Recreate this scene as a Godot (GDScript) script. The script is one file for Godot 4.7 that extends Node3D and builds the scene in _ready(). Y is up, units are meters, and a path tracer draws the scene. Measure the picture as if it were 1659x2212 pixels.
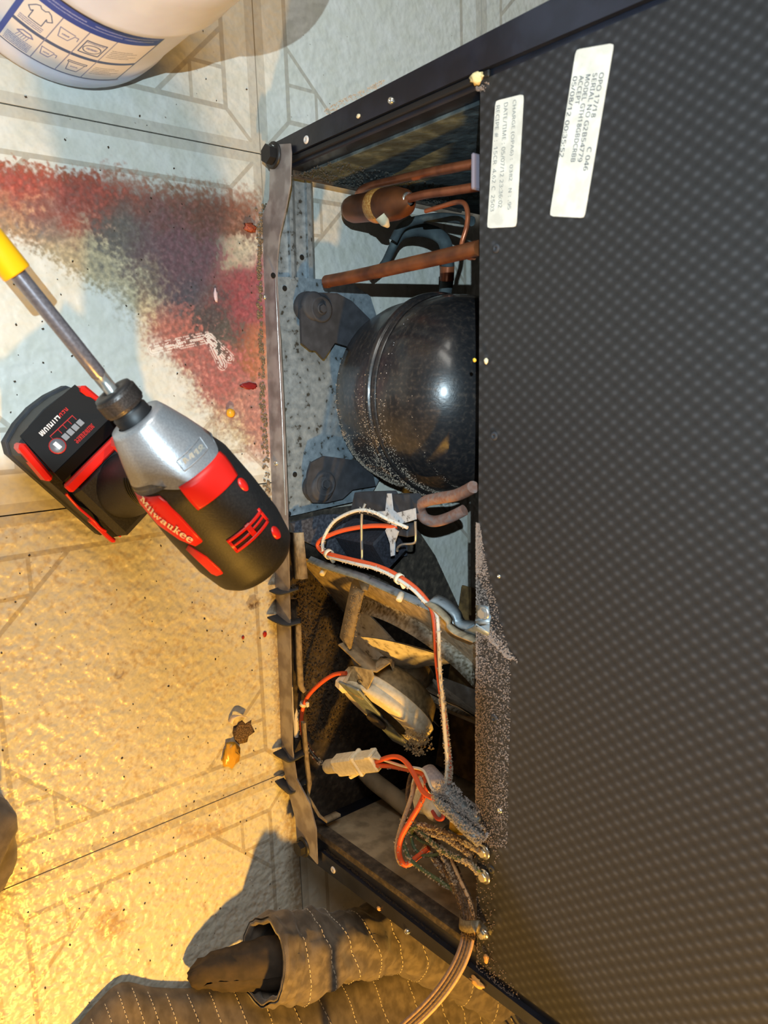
extends Node3D

# World: y up, metres. The refrigerator's back lies in the plane z = 0 and faces +z; x runs along its width.

var rng := RandomNumberGenerator.new()
var used := {}
var M := {}

# ---------------------------------------------------------------- naming
func numbered(called: String) -> String:
	var n: int = used.get(called, 0)
	used[called] = n + 1
	return called if n == 0 else "%s_%03d" % [called, n]

func tag(o: Node3D, label: String, category: String, group := "", kind := ""):
	if label: o.set_meta("label", label)
	if category: o.set_meta("category", category)
	if group: o.set_meta("group", group)
	if kind: o.set_meta("kind", kind)
	return o

func thing(called: String, label: String, category: String, at := Vector3.ZERO, group := "", kind := "") -> Node3D:
	var o := Node3D.new()
	o.name = numbered(called)
	o.position = at
	add_child(o, true)
	tag(o, label, category, group, kind)
	return o

func origin_of(o: Node) -> Vector3:
	var p := Vector3.ZERO
	while o is Node3D and o != self:
		p += o.position
		o = o.get_parent()
	return p

# meshes are written in world places; part() moves them back by the parent's place
func part(called: String, mesh: Mesh, m: Material, parent: Node) -> MeshInstance3D:
	var o := MeshInstance3D.new()
	o.name = called
	o.mesh = mesh
	o.material_override = m
	o.cast_shadow = GeometryInstance3D.SHADOW_CASTING_SETTING_ON
	parent.add_child(o, true)
	o.position = -origin_of(parent)
	return o

func single(called: String, mesh: Mesh, m: Material, label: String, category: String, at: Vector3, group := "", kind := "") -> MeshInstance3D:
	var o := MeshInstance3D.new()
	o.name = numbered(called)
	o.mesh = mesh
	o.material_override = m
	add_child(o, true)
	o.position = at
	tag(o, label, category, group, kind)
	return o

# ---------------------------------------------------------------- shapes
class Mb:
	var st := SurfaceTool.new()
	func _init():
		st.begin(Mesh.PRIMITIVE_TRIANGLES)
		st.set_smooth_group(-1)
	func tri(a: Vector3, b: Vector3, c: Vector3, n: Vector3) -> void:
		if (c - a).cross(b - a).dot(n) < 0.0:
			var k := b
			b = c
			c = k
		st.add_vertex(a)
		st.add_vertex(b)
		st.add_vertex(c)
	func quad(a: Vector3, b: Vector3, c: Vector3, d: Vector3, n: Vector3) -> void:
		tri(a, b, c, n)
		tri(a, c, d, n)
	func grid(rows: Array, flip := false, uvs := Vector2.ZERO) -> void:
		var nu := rows.size() - 1
		var nv: int = rows[0].size() - 1
		st.set_smooth_group(1)
		for i in nu:
			for j in nv:
				var q := [[i, j], [i + 1, j], [i + 1, j + 1], [i, j], [i + 1, j + 1], [i, j + 1]]
				if flip: q = [[i, j], [i + 1, j + 1], [i + 1, j], [i, j], [i, j + 1], [i + 1, j + 1]]
				if rows[i][j].is_equal_approx(rows[i][j + 1]): q = q.slice(0, 3) if not flip else q.slice(0, 3)
				elif rows[i + 1][j].is_equal_approx(rows[i + 1][j + 1]): q = q.slice(3, 6) if not flip else q.slice(3, 6)
				for k in q:
					if uvs != Vector2.ZERO: st.set_uv(Vector2(float(k[1]) / nv * uvs.x, (1.0 - float(k[0]) / nu) * uvs.y))
					st.add_vertex(rows[k[0]][k[1]])
		st.set_smooth_group(-1)
	func box(o: Vector3, bs: Basis, size: Vector3, ch := 0.0) -> void:
		var h := size / 2.0
		var c: float = minf(ch, minf(h.x, minf(h.y, h.z)) * 0.8)
		var pt := func(s: Vector3, a: int) -> Vector3:
			var l := Vector3(s.x * (h.x - c), s.y * (h.y - c), s.z * (h.z - c))
			l[a] = s[a] * h[a]
			return o + bs * l
		for a in 3:
			var b := (a + 1) % 3
			var d := (a + 2) % 3
			for s in [-1.0, 1.0]:
				var n := Vector3.ZERO
				n[a] = s
				var q := []
				for k in [[-1, -1], [1, -1], [1, 1], [-1, 1]]:
					var e := Vector3.ZERO
					e[a] = s
					e[b] = k[0]
					e[d] = k[1]
					q.append(pt.call(e, a))
				quad(q[0], q[1], q[2], q[3], bs * n)
				if c > 0.0:
					for s2 in [-1.0, 1.0]:
						var e1 := Vector3.ZERO
						e1[a] = s
						e1[b] = s2
						e1[d] = -1.0
						var e2 := e1
						e2[d] = 1.0
						var n2 := Vector3.ZERO
						n2[a] = s
						n2[b] = s2
						quad(pt.call(e1, a), pt.call(e1, b), pt.call(e2, b), pt.call(e2, a), bs * n2)
		if c > 0.0:
			for k in 8:
				var s := Vector3(1 if k & 1 else -1, 1 if k & 2 else -1, 1 if k & 4 else -1)
				tri(pt.call(s, 0), pt.call(s, 1), pt.call(s, 2), bs * s)
	func bar(a: Vector3, b: Vector3, w: float, t: float, side: Vector3, ch := 0.0) -> void:
		var y := (b - a).normalized()
		var x := (side - y * side.dot(y)).normalized()
		box((a + b) / 2.0, Basis(x, y, x.cross(y)), Vector3(w, a.distance_to(b), t), ch)
	func plate(p: Array, thick: float, toward: Vector3, uvf = null) -> void:
		var n := Vector3.ZERO
		for i in p.size(): n += p[i].cross(p[(i + 1) % p.size()])
		n = n.normalized()
		if n.dot(toward) < 0.0: n = -n
		var x: Vector3 = (p[1] - p[0]).normalized()
		x = (x - n * x.dot(n)).normalized()
		var y := n.cross(x)
		var f := PackedVector2Array()
		for q in p: f.append(Vector2(q.dot(x), q.dot(y)))
		var t := Geometry2D.triangulate_polygon(f)
		for k in range(0, t.size(), 3):
			var a: Vector3 = p[t[k]]
			var b: Vector3 = p[t[k + 1]]
			var c: Vector3 = p[t[k + 2]]
			if (c - a).cross(b - a).dot(n) < 0.0:
				var z := b
				b = c
				c = z
			for q in [a, b, c]:
				if uvf != null: st.set_uv(uvf.call(q))
				st.add_vertex(q)
			if thick > 0.0: tri(a - n * thick, b - n * thick, c - n * thick, -n)
		if thick > 0.0:
			var cw := Geometry2D.is_polygon_clockwise(f)
			for i in p.size():
				var a: Vector3 = p[i]
				var b: Vector3 = p[(i + 1) % p.size()]
				var o := (b - a).cross(n)
				if cw: o = -o
				quad(a, b, b - n * thick, a - n * thick, o)
	func tube(p: Array, r: Variant, sides := 10, caps := true) -> void:
		var rows := []
		var n := Vector3.UP
		for i in p.size():
			var t: Vector3 = (p[mini(i + 1, p.size() - 1)] - p[maxi(i - 1, 0)]).normalized()
			if i == 0 and absf(n.dot(t)) > 0.9: n = Vector3.RIGHT
			n = (n - t * n.dot(t)).normalized()
			var b := t.cross(n)
			var rr := 0.0
			if r is float: rr = r
			else:
				var at: float = float(i) / (p.size() - 1) * (r.size() - 1)
				var lo: int = mini(int(at), r.size() - 2)
				rr = lerpf(r[lo], r[lo + 1], at - lo)
			var ring := []
			for k in sides + 1:
				var a := TAU * k / sides
				ring.append(p[i] + (n * cos(a) + b * sin(a)) * rr)
			rows.append(ring)
		grid(rows)
		if caps:
			for e in [0, p.size() - 1]:
				var o: Vector3 = p[0] - p[1] if e == 0 else p[-1] - p[-2]
				for k in sides: tri(p[e], rows[e][k], rows[e][k + 1], o)
	func lathe(prof: Array, seg: int, o: Vector3, bs: Basis, a0 := 0.0, a1 := TAU, uvs := Vector2.ZERO) -> void:
		var rows := []
		for q in prof:
			var ring := []
			for k in seg + 1:
				var a := lerpf(a0, a1, float(k) / seg)
				ring.append(o + bs * Vector3(q.x * sin(a), q.y, q.x * cos(a)))
			rows.append(ring)
		grid(rows, false, uvs)
	func ribbon(p: Array, side: Variant, w: Variant, t: float) -> void:
		var c := [[], [], [], []]
		for i in p.size():
			var d: Vector3 = (p[mini(i + 1, p.size() - 1)] - p[maxi(i - 1, 0)]).normalized()
			var s: Vector3 = side if side is Vector3 else side[i]
			s = (s - d * s.dot(d)).normalized()
			var n := d.cross(s)
			var ww: float = w if w is float else w[i]
			c[0].append(p[i] + s * ww / 2.0 + n * t / 2.0)
			c[1].append(p[i] - s * ww / 2.0 + n * t / 2.0)
			c[2].append(p[i] - s * ww / 2.0 - n * t / 2.0)
			c[3].append(p[i] + s * ww / 2.0 - n * t / 2.0)
		for k in 4:
			var l := (k + 1) % 4
			var rows := []
			for i in p.size(): rows.append([c[k][i], c[l][i]])
			grid(rows, true)
		for e in [0, p.size() - 1]:
			quad(c[0][e], c[1][e], c[2][e], c[3][e], p[0] - p[1] if e == 0 else p[-1] - p[-2])
	func done() -> ArrayMesh:
		st.generate_normals()
		return st.commit()

func curve(p: Array, per := 6) -> Array:
	var out := []
	for i in p.size() - 1:
		var a: Vector3 = p[maxi(i - 1, 0)]
		var b: Vector3 = p[i]
		var c: Vector3 = p[i + 1]
		var d: Vector3 = p[mini(i + 2, p.size() - 1)]
		for k in per: out.append(b.cubic_interpolate(c, a, d, float(k) / per))
	out.append(p[-1])
	return out

func tube_mesh(p: Array, r: Variant, sides := 10, per := 6) -> ArrayMesh:
	var b := Mb.new()
	b.tube(curve(p, per) if per > 1 else p, r, sides)
	return b.done()

func plate_mesh(p: Array, thick: float, toward: Vector3) -> ArrayMesh:
	var b := Mb.new()
	b.plate(p, thick, toward)
	return b.done()

func box_mesh(o: Vector3, size: Vector3, ch := 0.0005, bs := Basis.IDENTITY) -> ArrayMesh:
	var b := Mb.new()
	b.box(o, bs, size, ch)
	return b.done()

func lathe_mesh(prof: Array, seg: int, o: Vector3, bs := Basis.IDENTITY) -> ArrayMesh:
	var b := Mb.new()
	b.lathe(prof, seg, o, bs)
	return b.done()

func along(y: Vector3) -> Basis:
	y = y.normalized()
	var x := (Vector3.RIGHT if absf(y.x) < 0.8 else Vector3.UP).cross(y).normalized()
	return Basis(x, y, x.cross(y))

func disc(o: Vector3, y: Vector3, r: float, h: float, ch := 0.0004, seg := 16) -> ArrayMesh:
	return lathe_mesh([Vector2(0, 0), Vector2(r, 0), Vector2(r, h - ch), Vector2(r - ch, h), Vector2(0, h)], seg, o, along(y))

func hex_bolt(o: Vector3, y: Vector3, r: float, h: float) -> ArrayMesh:
	var b := Mb.new()
	var bs := along(y)
	b.lathe([Vector2(r * 1.35, 0), Vector2(r * 1.35, h * 0.25), Vector2(r, h * 0.3)], 18, o, bs)
	var flat := []
	for k in 6: flat.append(o + bs * Vector3(r * sin(TAU * k / 6), h, r * cos(TAU * k / 6)))
	b.plate(flat, h * 0.75, y)
	return b.done()

func screw(o: Vector3, y: Vector3, r: float, h: float) -> ArrayMesh:
	return lathe_mesh([Vector2(r, 0), Vector2(r, h * 0.4), Vector2(r * 0.75, h), Vector2(r * 0.32, h), Vector2(r * 0.28, h * 0.45), Vector2(0, h * 0.45)], 16, o, along(y))

func letters(called: String, text: String, a: Vector3, b: Vector3, up: Vector3, height: float, m: Material, parent: Node, bold := false, serif := false) -> MeshInstance3D:
	var tm := TextMesh.new()
	var f := SystemFont.new()
	f.font_names = PackedStringArray(["Droid Serif" if serif else "Droid Sans"])
	if bold: f.font_weight = 700
	tm.font = f
	tm.text = text
	tm.font_size = 32
	tm.pixel_size = 0.01
	tm.depth = 0.02
	tm.curve_step = 2.0
	tm.horizontal_alignment = HORIZONTAL_ALIGNMENT_LEFT
	tm.vertical_alignment = VERTICAL_ALIGNMENT_CENTER
	var box := tm.get_aabb()
	var x := (b - a)
	var y := (up - x.normalized() * up.dot(x.normalized())).normalized()
	var z := x.normalized().cross(y)
	var o := MeshInstance3D.new()
	o.name = called
	o.mesh = tm
	o.material_override = m
	parent.add_child(o, true)
	var bs := Basis(x / box.size.x, y * height / box.size.y, z * 0.01)
	o.transform = Transform3D(bs, (a + b) / 2.0 - bs * (box.position + box.size / 2.0) - origin_of(parent))
	return o

# ---------------------------------------------------------------- materials
func plain(c: Color, rough := 0.5, metal := 0.0) -> StandardMaterial3D:
	var m := StandardMaterial3D.new()
	m.albedo_color = c
	m.roughness = rough
	m.metallic = metal
	return m

func noise_tex(freq: float, cols: Array, size := 256, octaves := 4, sd := 1) -> NoiseTexture2D:
	var n := FastNoiseLite.new()
	n.seed = sd
	n.frequency = freq
	n.fractal_octaves = octaves
	var t := NoiseTexture2D.new()
	t.width = size
	t.height = size
	t.seamless = true
	t.noise = n
	if cols.size():
		var g := Gradient.new()
		var offs := PackedFloat32Array()
		var cs := PackedColorArray()
		for k in cols:
			offs.append(k[0])
			cs.append(k[1])
		g.offsets = offs
		g.colors = cs
		t.color_ramp = g
	return t

func mottled(cols: Array, freq: float, metres: float, rough: float, metal := 0.0, bump := 0.0, sd := 1) -> StandardMaterial3D:
	var m := plain(Color.WHITE, rough, metal)
	m.albedo_texture = noise_tex(freq, cols, 256, 4, sd)
	m.uv1_triplanar = true
	m.uv1_world_triplanar = true
	m.uv1_scale = Vector3.ONE / metres
	if bump > 0.0:
		var t := noise_tex(freq * 1.7, [], 256, 4, sd + 7)
		t.as_normal_map = true
		t.bump_strength = 6.0
		m.normal_enabled = true
		m.normal_texture = t
		m.normal_scale = bump
	return m

func c8(r: int, g: int, b: int) -> Color:
	return Color8(r, g, b)

# ---------------------------------------------------------------- floor tile print
func smooth(a: float, b: float, x: float) -> float:
	var t := clampf((x - a) / (b - a), 0.0, 1.0)
	return t * t * (3.0 - 2.0 * t)

func tile_print(size: int, sd: int, dirt: float, stained: bool, blots: Array) -> ImageTexture:
	var lo := FastNoiseLite.new()
	lo.seed = sd
	lo.frequency = 0.012
	lo.fractal_octaves = 4
	var hi := FastNoiseLite.new()
	hi.seed = sd + 3
	hi.frequency = 0.055
	hi.fractal_octaves = 3
	var sp := FastNoiseLite.new()
	sp.seed = sd + 5
	sp.frequency = 0.075
	sp.fractal_octaves = 2
	# spilled juice and grime: the edge of the patch and the tones inside it
	var edge := [Vector2(0.126, 0.783), Vector2(0.130, 0.742), Vector2(0.125, 0.678), Vector2(0.130, 0.600), Vector2(0.114, 0.467), Vector2(0.129, 0.352), Vector2(0.129, 0.284), Vector2(0.117, 0.197), Vector2(0.092, 0.073), Vector2(0.115, 0.008)]
	var zones := []
	for k in [[Vector2(0.180, 0.683), 0.10, c8(176, 82, 70)], [Vector2(0.162, 0.545), 0.09, c8(168, 84, 70)], [Vector2(0.145, 0.419), 0.06, c8(156, 88, 72)], [Vector2(0.166, 0.201), 0.10, c8(134, 88, 72)], [Vector2(0.135, 0.061), 0.06, c8(140, 96, 78)], [Vector2(0.181, 0.330), 0.08, c8(140, 92, 78)], [Vector2(0.281, 0.338), 0.10, c8(128, 92, 96)], [Vector2(0.322, 0.228), 0.10, c8(136, 96, 98)], [Vector2(0.267, 0.443), 0.07, c8(116, 108, 98)], [Vector2(0.265, 0.648), 0.06, c8(124, 112, 108)], [Vector2(0.351, 0.599), 0.08, c8(188, 172, 138)], [Vector2(0.261, 0.714), 0.06, c8(188, 160, 122)], [Vector2(0.448, 0.099), 0.09, c8(160, 84, 90)], [Vector2(0.640, 0.223), 0.09, c8(180, 108, 102)], [Vector2(0.534, 0.303), 0.08, c8(176, 110, 100)], [Vector2(0.783, 0.107), 0.08, c8(188, 128, 116)], [Vector2(0.931, 0.067), 0.06, c8(190, 140, 124)], [Vector2(0.478, 0.203), 0.06, c8(74, 74, 76)], [Vector2(0.524, 0.152), 0.05, c8(86, 92, 84)], [Vector2(0.428, 0.251), 0.05, c8(110, 96, 98)], [Vector2(0.557, 0.038), 0.06, c8(186, 116, 82)], [Vector2(0.717, 0.347), 0.09, c8(196, 186, 160)], [Vector2(0.837, 0.160), 0.07, c8(196, 184, 150)], [Vector2(0.438, 0.459), 0.09, c8(192, 178, 146)], [Vector2(0.383, 0.374), 0.05, c8(150, 128, 108)], [Vector2(0.287, 0.111), 0.05, c8(208, 200, 176)]]:
		var lin: Color = k[2]
		zones.append([k[0], 1.0 / (k[1] * k[1]), lin])
	var body := [Vector2(0.126, 0.783), Vector2(0.130, 0.742), Vector2(0.130, 0.600), Vector2(0.114, 0.467), Vector2(0.129, 0.352), Vector2(0.117, 0.197), Vector2(0.115, 0.008), Vector2(0.499, -0.030), Vector2(0.952, -0.001), Vector2(0.910, 0.133), Vector2(0.776, 0.249), Vector2(0.639, 0.340), Vector2(0.536, 0.428), Vector2(0.440, 0.510), Vector2(0.387, 0.614), Vector2(0.337, 0.700), Vector2(0.302, 0.802)]
	var poly := PackedVector2Array(body)
	var scr := [Vector2(0.584, 0.392), Vector2(0.567, 0.323), Vector2(0.565, 0.313), Vector2(0.546, 0.218), Vector2(0.550, 0.213), Vector2(0.627, 0.176), Vector2(0.606, 0.150)]
	var bytes := PackedByteArray()
	bytes.resize(size * size * 3)
	var at := 0
	var w := 0.305
	for j in size:
		var v := (j + 0.5) / size
		var dz := minf(v, 1.0 - v) * w
		for i in size:
			var u := (i + 0.5) / size
			var dx := minf(u, 1.0 - u) * w
			var n := lo.get_noise_2d(i * 1.0 * 768 / size, j * 1.0 * 768 / size)
			var h := hi.get_noise_2d(i * 1.0 * 768 / size, j * 1.0 * 768 / size)
			var c := Color(0.80 + n * 0.035 + h * 0.012, 0.80 + n * 0.035 + h * 0.012, 0.765 + n * 0.05 + h * 0.015)
			var e := minf(dx, dz)
			var line := 0.0
			if e < 0.0085: line = 0.5
			if e > 0.0312 and e < 0.0352: line = 0.8
			if dx < 0.034 and dz < 0.034 and absf(dx - dz) < 0.0026 and e > 0.008: line = 0.75
			var a := dx - 0.033
			var b := dz - 0.033
			if a > 0.0 and b > 0.0:
				if absf(a + b - 0.066) < 0.0028: line = 0.8
				if (absf(a - 0.033) < 0.0019 and b < 0.033) or (absf(b - 0.033) < 0.0019 and a < 0.033): line = 0.75
			if line > 0.0: c = c.lerp(Color(0.655 + h * 0.02, 0.63 + h * 0.02, 0.575), line)
			var s := sp.get_noise_2d(i * 1.0 * 768 / size, j * 1.0 * 768 / size)
			if s > 0.78 - dirt * 0.12: c = c.lerp(Color(0.30, 0.24, 0.17), smooth(0.78 - dirt * 0.12, 0.9 - dirt * 0.12, s) * 0.75)
			if dirt > 0.3: c = c.lerp(Color(0.62, 0.52, 0.38), clampf((h + n * 0.7) * dirt * 0.9, 0.0, 0.5))
			for q in blots:
				var r: float = Geometry2D.get_closest_point_to_segment(Vector2(u, v), q[0], q[1]).distance_to(Vector2(u, v)) + h * q[2] * 0.6
				if r < q[2]: c = c.lerp(q[3], q[4] * smooth(q[2], q[2] * 0.6, r) * clampf(0.8 + h * 0.9, 0.0, 1.0))
			if stained:
				var p := Vector2(u + h * 0.02 + s * 0.012, v + n * 0.03 + s * 0.02)
				var inside := Geometry2D.is_point_in_polygon(p, poly)
				var d := 9.0
				for k in poly.size():
					var q := Geometry2D.get_closest_point_to_segment(p, poly[k], poly[(k + 1) % poly.size()])
					d = minf(d, q.distance_squared_to(p))
				d = sqrt(d) * (1.0 if inside else -1.0)
				var amount := smooth(-0.012, 0.03, d)
				if v < 0.5 + u * -0.0: amount = smooth(-0.03, 0.06, d)
				if amount > 0.0:
					var tone := Vector3.ZERO
					var sum := 0.0001
					var pj := p + Vector2(n, h) * 0.05
					for z in zones:
						var g: float = exp(-z[0].distance_squared_to(pj) * z[1] * 1.6)
						tone += Vector3(z[2].r, z[2].g, z[2].b) * g
						sum += g
					tone /= sum
					tone *= 0.87 + h * 0.24 + s * 0.12
					var k := clampf(amount * (0.95 + h * 0.25), 0.0, 0.96)
					c = c.lerp(Color(tone.x, tone.y, tone.z), k)
					for q in edge.size() - 1:
						var r := Geometry2D.get_closest_point_to_segment(p, edge[q], edge[q + 1]).distance_to(p)
						if r < 0.05: c = c.lerp(Color(0.46, 0.30, 0.19), smooth(0.05, 0.0, r) * 0.6 * clampf(0.5 + s + h, 0.0, 1.0) * (amount))
				var uv := Vector2(u, v)
				for q in [[0, 1], [2, 3], [4, 5], [4, 6]]:
					var r := Geometry2D.get_closest_point_to_segment(uv, scr[q[0]], scr[q[1]]).distance_to(uv)
					if r < 0.022 and h + s * 0.6 > -0.22 and sin(r * 900.0) > -0.5: c = c.lerp(Color(0.86, 0.84, 0.82), 0.8 * smooth(0.022, 0.012, r))
			bytes[at] = clampi(int(c.r * 255.0), 0, 255)
			bytes[at + 1] = clampi(int(c.g * 255.0), 0, 255)
			bytes[at + 2] = clampi(int(c.b * 255.0), 0, 255)
			at += 3
	return ImageTexture.create_from_image(Image.create_from_data(size, size, false, Image.FORMAT_RGB8, bytes))

# ---------------------------------------------------------------- small loose stuff
func grain_mesh() -> ArrayMesh:
	var b := Mb.new()
	var p := [Vector3(0.5, 0.1, 0), Vector3(-0.5, 0, 0.1), Vector3(0.1, 0.32, 0), Vector3(0, -0.3, 0.1), Vector3(0, 0.05, 0.4), Vector3(0.1, 0, -0.4)]
	for s in 2:
		for t in 2:
			for w in 2: b.tri(p[s], p[2 + t], p[4 + w], p[s] + p[2 + t] + p[4 + w])
	return b.done()

func lint_mesh() -> ArrayMesh:
	var b := Mb.new()
	var r := RandomNumberGenerator.new()
	r.seed = 11
	for k in 5:
		var a := Vector3(r.randf_range(-0.5, 0.5), r.randf_range(-0.2, 0.7), r.randf_range(-0.5, 0.5))
		var m := a * 0.35 + Vector3(r.randf_range(-0.2, 0.2), r.randf_range(0, 0.4), r.randf_range(-0.2, 0.2))
		var o := Vector3(r.randf_range(-0.15, 0.15), 0, r.randf_range(-0.15, 0.15))
		b.tube([o, m, a], 0.055, 3, false)
	return b.done()

# spots: an array of Transform3D; one object that nobody could count
func scatter(called: String, mesh: Mesh, spots: Array, m: Material, parent: Node) -> MultiMeshInstance3D:
	var mm := MultiMesh.new()
	mm.transform_format = MultiMesh.TRANSFORM_3D
	mm.mesh = mesh
	mm.instance_count = spots.size()
	for i in spots.size(): mm.set_instance_transform(i, spots[i])
	var o := MultiMeshInstance3D.new()
	o.name = numbered(called) if parent == self else called
	o.multimesh = mm
	o.material_override = m
	parent.add_child(o, true)
	o.position = -origin_of(parent) if parent != self else Vector3.ZERO
	o.set_meta("kind", "stuff")
	return o

func spot(p: Vector3, n: Vector3, size: float) -> Transform3D:
	var bs := along(n) * Basis(Vector3.UP, rng.randf() * TAU)
	return Transform3D(bs.scaled(Vector3.ONE * size), p)

# fluff on a strip between two polylines
func fluff_between(a: Array, b: Array, n: int, normal: Vector3, lo: float, hi: float) -> Array:
	var out := []
	for i in n:
		var t := rng.randf() * (a.size() - 1)
		var k := mini(int(t), a.size() - 2)
		var p: Vector3 = a[k].lerp(a[k + 1], t - k)
		var q: Vector3 = b[k].lerp(b[k + 1], t - k)
		out.append(spot(p.lerp(q, pow(rng.randf(), 2.0)), (normal + Vector3(rng.randf() - 0.5, rng.randf() - 0.5, rng.randf() - 0.5) * 0.8), rng.randf_range(lo, hi)))
	return out

func fluff_on_tube(p: Array, r: float, n: int, lo: float, hi: float) -> Array:
	var out := []
	for i in n:
		var t := rng.randf() * (p.size() - 1.001)
		var k := int(t)
		var d := Vector3(rng.randf() - 0.5, rng.randf() * 0.9 - 0.2, rng.randf() - 0.3).normalized()
		var ax: Vector3 = (p[k + 1] - p[k]).normalized()
		d = (d - ax * d.dot(ax)).normalized()
		out.append(spot(p[k].lerp(p[k + 1], t - k) + d * r, d, rng.randf_range(lo, hi)))
	return out

func _ready() -> void:
	rng.seed = 5
	set_view_and_light()
	make_materials()
	floor_and_tiles()
	refrigerator()
	compressor()
	pipes()
	start_relay()
	condenser_fan()
	wiring()
	stickers()
	bucket()
	impact_driver()
	jacket()
	crumbs()
	dust()

func set_view_and_light() -> void:
	var cam := Camera3D.new()
	cam.name = "camera"
	cam.fov = 67.99
	cam.near = 0.02
	cam.far = 20.0
	cam.transform = Transform3D(Basis(Vector3(0.014, 0.6508, -.7591), Vector3(-.9888, -.1037, -.1072), Vector3(-.1485, 0.7521, 0.6421)), Vector3(0.23, 0.636, 0.402))
	var at := CameraAttributesPhysical.new()
	at.exposure_aperture = 2.6
	at.frustum_focus_distance = 0.72
	at.frustum_focal_length = 6.8
	cam.attributes = at
	add_child(cam)
	cam.fov = 67.99
	cam.current = true
	var we := WorldEnvironment.new()
	we.name = "surroundings"
	var e := Environment.new()
	e.background_mode = Environment.BG_COLOR
	e.background_color = c8(118, 114, 108)
	e.background_energy_multiplier = 0.5
	e.tonemap_mode = Environment.TONE_MAPPER_LINEAR
	e.tonemap_exposure = 1.0
	e.sdfgi_enabled = true
	e.ssao_enabled = true
	e.ssil_enabled = true
	we.environment = e
	add_child(we)
	# the warm lamp that stands on the right
	var warm := OmniLight3D.new()
	warm.name = "warm_lamp_light"
	warm.position = Vector3(1.12, 0.68, 0.28)
	warm.light_color = Color(1.0, 0.735, 0.29)
	warm.light_energy = 1.36
	warm.light_size = 0.03
	warm.omni_range = 6.0
	warm.omni_attenuation = 2.0
	warm.shadow_enabled = true
	add_child(warm)
	# soft neutral fill added on the left; no window is known there
	var soft_fill := AreaLight3D.new()
	soft_fill.name = "left_fill_light"
	soft_fill.light_color = Color(1.0, 0.985, 0.95)
	soft_fill.light_energy = 2.1
	soft_fill.area_size = Vector2(0.9, 0.9)
	soft_fill.area_range = 6.0
	soft_fill.area_attenuation = 2.0
	soft_fill.shadow_enabled = true
	soft_fill.transform = Transform3D(Basis.looking_at(Vector3(1.3, -1.2, -0.5)), Vector3(-1.2, 1.3, 0.7))
	add_child(soft_fill)
	# the cold hand lamp beside the camera
	var cold := AreaLight3D.new()
	cold.name = "hand_lamp_light"
	cold.light_color = Color(0.85, 0.95, 1.0)
	cold.light_energy = 0.7
	cold.area_size = Vector2(0.0035, 0.0035)
	cold.area_range = 6.0
	cold.area_attenuation = 2.0
	cold.shadow_enabled = true
	cold.transform = Transform3D(Basis.looking_at(Vector3(0.1707, -.7926, -.5853)), Vector3(0.16, 0.75, 0.5))
	add_child(cold)
	var stand := thing("work_lamp", "small amber bulb on a thin black stand, right of the refrigerator", "lamp", Vector3(1.12, 0, 0.28))
	var amber := plain(Color(1.0, 0.8, 0.5))
	amber.emission_enabled = true
	amber.emission = Color(1.0, 0.745, 0.33)
	amber.emission_energy_multiplier = 3.0
	part("bulb", lathe_mesh([Vector2(0, 0.648), Vector2(0.016, 0.652), Vector2(0.03, 0.67), Vector2(0.03, 0.69), Vector2(0.018, 0.708), Vector2(0, 0.712)], 20, Vector3(1.12, 0, 0.28)), amber, stand)
	part("socket", lathe_mesh([Vector2(0, 0.712), Vector2(0.016, 0.712), Vector2(0.016, 0.75), Vector2(0, 0.75)], 16, Vector3(1.12, 0, 0.28)), plain(c8(24, 24, 24)), stand)
	part("pole", tube_mesh([Vector3(1.12, 0.745, 0.28), Vector3(1.2, 0.76, 0.3), Vector3(1.24, 0.66, 0.31), Vector3(1.24, 0.01, 0.31)], 0.005, 8), plain(c8(24, 24, 24)), stand)
	part("base", disc(Vector3(1.24, 0, 0.31), Vector3.UP, 0.06, 0.012, 0.002, 24), plain(c8(24, 24, 24)), stand)
	var lamp := thing("inspection_lamp", "small black inspection lamp with an added dark plate blocking part of its light, held above the scene", "lamp", Vector3(0.16, 0.75, 0.5))
	var ax := Vector3(0.1707, -.7926, -.5853)
	var lp := Vector3(0.16, 0.75, 0.5)
	part("housing", lathe_mesh([Vector2(0, -0.03), Vector2(0.011, -0.029), Vector2(0.012, -0.004), Vector2(0.011, -0.003), Vector2(0.004, -0.0025), Vector2(0, -0.0025)], 20, lp, along(ax)), plain(c8(26, 26, 28)), lamp)
	var glow := plain(Color.WHITE)
	glow.emission_enabled = true
	glow.emission = Color(0.86, 0.95, 1.0)
	glow.emission_energy_multiplier = 1.0
	part("lens", disc(lp - ax * 0.0024, ax, 0.0035, 0.001, 0.0002, 12), glow, lamp)
	var sh: Array = [Vector3(0.1789, 0.6275, 0.4663), Vector3(0.1782, 0.6352, 0.4558), Vector3(0.181, 0.6461, 0.4418), Vector3(0.1853, 0.6504, 0.4373), Vector3(0.1887, 0.6535, 0.434), Vector3(0.1884, 0.6559, 0.4307), Vector3(0.1985, 0.6653, 0.4209), Vector3(0.2045, 0.6692, 0.4174), Vector3(0.2082, 0.6713, 0.4156), Vector3(0.2278, 0.6741, 0.4176), Vector3(0.239, 0.679, 0.4142), Vector3(0.2486, 0.6841, 0.4101), Vector3(0.268, 0.6975, 0.3976), Vector3(0.3079, 0.6884, 0.4215), Vector3(0.2938, 0.6366, 0.4876), Vector3(0.261, 0.6122, 0.511), Vector3(0.1926, 0.6092, 0.4952)]
	part("light_blocker", plate_mesh(sh, 0.002, -ax), plain(c8(20, 20, 20), 0.8), lamp)  # added unseen plate, shaped to block the cold light at lower left
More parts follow.
